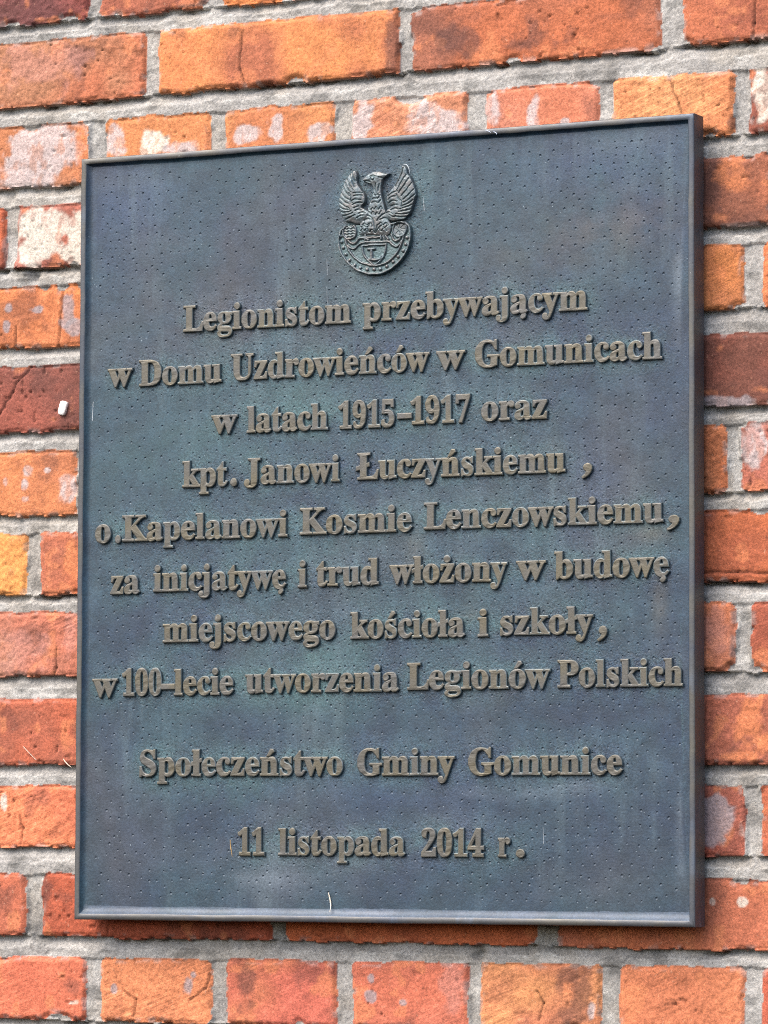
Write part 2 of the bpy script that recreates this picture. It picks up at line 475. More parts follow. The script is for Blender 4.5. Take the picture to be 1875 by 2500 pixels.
    face = BF[idc, 0] + BF[idc, 1] * (X - BF[idc, 3]) + BF[idc, 2] * (Z - BF[idc, 4])
    amp = np.where(rough > 0.55, 1.0, 0.45)
    face = face + amp * ((n1 - 0.5) * 0.0017 + (n3 - 0.5) * 0.0010) + (n2 - 0.5) * 0.0018
    # wire-cut drag lines on many headers, slanting up to the right
    U = Z * 0.90 - X * 0.42
    drag = vnoise(U, X * 0.10, 0.0034, 77)
    dm = (HEAD[idc] & (rough > 0.3)) * (0.35 + 0.65 * rough) * sstep(0.40, 0.7, vnoise(X, Z, 0.04, 78))
    face = face - dm * np.clip(drag - 0.5, 0, 1) * 0.0006
    # pits
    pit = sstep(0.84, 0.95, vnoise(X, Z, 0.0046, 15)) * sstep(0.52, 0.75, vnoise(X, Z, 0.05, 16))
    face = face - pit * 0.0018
    # bed joint: struck back under the brick above, flush on the brick below
    below = SDZ < -HALF[idc]                    # the nearest brick is above this point
    d = SD
    bedq = np.where(below, 1.0, 0.0)
    bed = np.where(np.abs(SDZ) > HALF[idc] - 0.001, 1.0, 0.0)
    recess = 0.0036 + bedq * 0.0042 * (1 - sstep(0.001, 0.010, d)) - (1 - bedq) * bed * 0.0022
    recess = recess + (fbm(X, Z, 0.03, 41, 3) - 0.5) * 0.0036 + (n1 - 0.5) * 0.0013 + (n3 - 0.5) * 0.0008
    slot = sstep(0.62, 0.74, fbm(X, Z * 2.2, 0.032, 52, 3)) * bedq * (1 - sstep(0.0008, 0.0045, d))
    recess = recess + slot * 0.006
    lap = sstep(0.60, 0.72, fbm(X, Z, 0.022, 61, 2)) * (1 - sstep(0.0, 0.004, d))
    recess = recess - lap * 0.003 * (1 - bedq)
    mort = -np.clip(recess, 0.0005, 0.016)
    k = sstep(0.0006, -0.0040, SD) ** 0.75
    edge = np.clip((SD + 0.005) / 0.005, 0, 1) ** 2 * 0.0010   # worn arris
    Y = np.where(SD < 0.0006, mort * (1 - k) + (face - edge) * k, mort)
    # ---- colours
    m1 = sstep(0.30, 0.70, fbm(X, Z, 0.06, 101, 3)); m2 = fbm(X, Z, 0.010, 102, 3); m3 = vnoise(X, Z, 0.0026, 103)
    C = BA[idc] * (1 - m1[..., None]) + BB[idc] * m1[..., None]
    C = C * (0.66 + 0.42 * m2 + 0.16 * (m3 - 0.5) + 0.16)[..., None] * np.array([1.0, 1.18, 0.93])
    dk = sstep(0.60, 0.74, fbm(X, Z, 0.035, 104, 4)) * 0.42          # sooty and over-burnt blotches
    C = C * (1 - dk[..., None]) + lin((104, 66, 58)) * dk[..., None]
    lt = sstep(0.62, 0.72, fbm(X, Z, 0.018, 105, 3)) * 0.45          # fresher orange where the skin is rubbed
    C = C * (1 - lt[..., None]) + lin((240, 140, 78)) * lt[..., None]
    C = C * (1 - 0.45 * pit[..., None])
    KIND = {'L': (206, 190, 186), 'W': (228, 218, 200), 'G': (168, 156, 158), 'P': (206, 140, 124), 'D': (98, 66, 60), 'O': (242, 138, 70)}
    pn = fbm(X, Z, 0.014, 110, 4)
    for kd, px, pz, prx, prz in PATCH:
        px, pz, prx, prz = px / 1e4, pz / 1e4, prx / 1e4, prz / 1e4
        i0, i1 = np.searchsorted(zs, [pz - 2 * prz - .01, pz + 2 * prz + .01])
        j0, j1 = np.searchsorted(xs, [px - 2 * prx - .01, px + 2 * prx + .01])
        s = np.s_[i0:i1, j0:j1]
        q = np.hypot((X[s] - px) / prx, (Z[s] - pz) / prz) + (pn[s] - 0.5) * (2.6 if kd in 'ODP' else 1.8)
        wgt = sstep(1.18, 0.80, q) if kd in 'LWG' else sstep(1.35, 0.55, q)
        soft = {'P': 0.45, 'D': 0.6, 'O': 0.6, 'G': 0.8}.get(kd, 0.86)
        wear = 1 - 0.45 * sstep(0.52, 0.62, fbm(X[s], Z[s] * 0.5, 0.007, 111, 4)) * (kd in 'LW')
        wgt = (wgt * soft * wear)[..., None]
        C[s] = C[s] * (1 - wgt) + lin(KIND[kd]) * (0.86 + 0.28 * m2[s])[..., None] * wgt
    for path in CRACKS:
        for (ax, az), (bx, bz) in zip(path[:-1], path[1:]):
            ax, az, bx, bz = ax / 1e4, az / 1e4, bx / 1e4, bz / 1e4
            i0, i1 = np.searchsorted(zs, [min(az, bz) - .006, max(az, bz) + .006])
            j0, j1 = np.searchsorted(xs, [min(ax, bx) - .006, max(ax, bx) + .006])
            s = np.s_[i0:i1, j0:j1]
            ux, uz = bx - ax, bz - az; L2 = ux * ux + uz * uz
            xx, zz = WX[s], WZ[s]
            tt = np.clip(((xx - ax) * ux + (zz - az) * uz) / L2, 0, 1)
            dd = np.hypot(xx - ax - tt * ux, zz - az - tt * uz)
            g = np.exp(-(dd / 0.0010) ** 2)
            Y[s] -= g * 0.0016
            C[s] = C[s] * (1 - 0.6 * g[..., None])
    for lx, lz, lr, dh in ((-0.384, 0.2555, 0.009, 0.007), (-0.379, 0.2520, 0.005, 0.004), (0.0846, -0.3768, 0.0055, -0.012), (-0.400, 0.323, 0.006, -0.006), (-0.372, 0.246, 0.004, -0.008)):
        Y += dh * np.exp(-(np.hypot(WX - lx, WZ - lz) / lr) ** 2) * (1 + (n1 - 0.5) * 1.5)
    # mortar
    mm = fbm(X, Z, 0.02, 120, 4)
    MC = lin((172, 169, 164)) * (0.68 + 0.64 * mm)[..., None]
    warm = sstep(0.5, 0.7, fbm(X, Z, 0.05, 121, 3))[..., None]
    MC = MC * (1 - 0.25 * warm) + lin((172, 160, 140)) * 0.25 * warm
    lime = (sstep(0.55, 0.70, fbm(X, Z, 0.018, 122, 3)) * (1 - bedq) * 0.5)[..., None]
    MC = MC * (1 - lime) + lin((206, 204, 198)) * lime
    dirt = (sstep(0.58, 0.72, fbm(X, Z * 2, 0.022, 123, 4)) * 0.42)[..., None]
    MC = MC * (1 - dirt) + lin((78, 78, 76)) * dirt
    # a little cement smeared over the arris
    CC = np.where((SD < 0.0002)[..., None], C, MC)
    fleck = sstep(0.66, 0.72, vnoise(X, Z, 0.007, 131)) * sstep(-0.006, -0.001, SD) * (SD < 0.0002)
    CC = CC * (1 - 0.4 * fleck[..., None]) + MC * 0.4 * fleck[..., None]
    lum = (CC * np.array([0.3, 0.6, 0.1])).sum(-1, keepdims=True)
    CC = np.where((SD < 0.0002)[..., None], CC * 0.86 + lum * 0.14, CC)
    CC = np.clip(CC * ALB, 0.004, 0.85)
    CC = np.concatenate([CC, (dm * (SD < 0))[..., None]], -1)
    co = np.stack([X, -Y, Z], -1).reshape(-1, 3)
    idx = np.arange(nx * nz).reshape(nz, nx)
    F = np.stack([idx[:-1, :-1], idx[:-1, 1:], idx[1:, 1:], idx[1:, :-1]], -1).reshape(-1, 4)
    sdm = (SD[:-1, :-1] + SD[:-1, 1:] + SD[1:, 1:] + SD[1:, :-1]).reshape(-1) / 4
    fx = ((X[:-1, :-1] + X[1:, 1:]) / 2).reshape(-1); fz = ((Z[:-1, :-1] + Z[1:, 1:]) / 2).reshape(-1)
    hid = (np.abs(fx) < 0.262) & (np.abs(fz) < 0.305)       # wholly behind the plaque
    wall = empty('brick_wall', (0, 0, ZC))
    thing(wall, 'weathered orange and red brick wall with grey mortar joints behind the plaque', 'brick wall')
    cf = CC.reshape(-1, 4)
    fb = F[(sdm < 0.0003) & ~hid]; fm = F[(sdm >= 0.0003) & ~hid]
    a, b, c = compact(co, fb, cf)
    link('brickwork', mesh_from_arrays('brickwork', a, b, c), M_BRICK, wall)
    a, b, c = compact(co, fm, cf)
    # bedding behind the plaque and the solid thickness of the wall
    n0 = len(a)
    ex, ez0, ez1 = xs[-1], zs[0], zs[-1]
    core = np.array([[x, y, z] for y in (0.018, 0.25) for z in (ez0, ez1) for x in (-ex, ex)])
    pl = np.array([[-.268, .002, -.311], [.268, .002, -.311], [.268, .002, .311], [-.268, .002, .311]])
    bx = np.array([[0, 1, 3, 2], [4, 6, 7, 5], [0, 4, 5, 1], [2, 3, 7, 6], [0, 2, 6, 4], [1, 5, 7, 3]]) + n0
    a = np.vstack([a, core, pl]); b = np.vstack([b, bx, [[n0 + 8, n0 + 9, n0 + 10, n0 + 11]]])
    c = np.vstack([c, np.tile(np.append(lin((150, 148, 142)) * ALB, 0), (12, 1))])
    link('mortar', mesh_from_arrays('mortar', a, b, c), M_MORTAR, wall)
    return wall

build_wall()

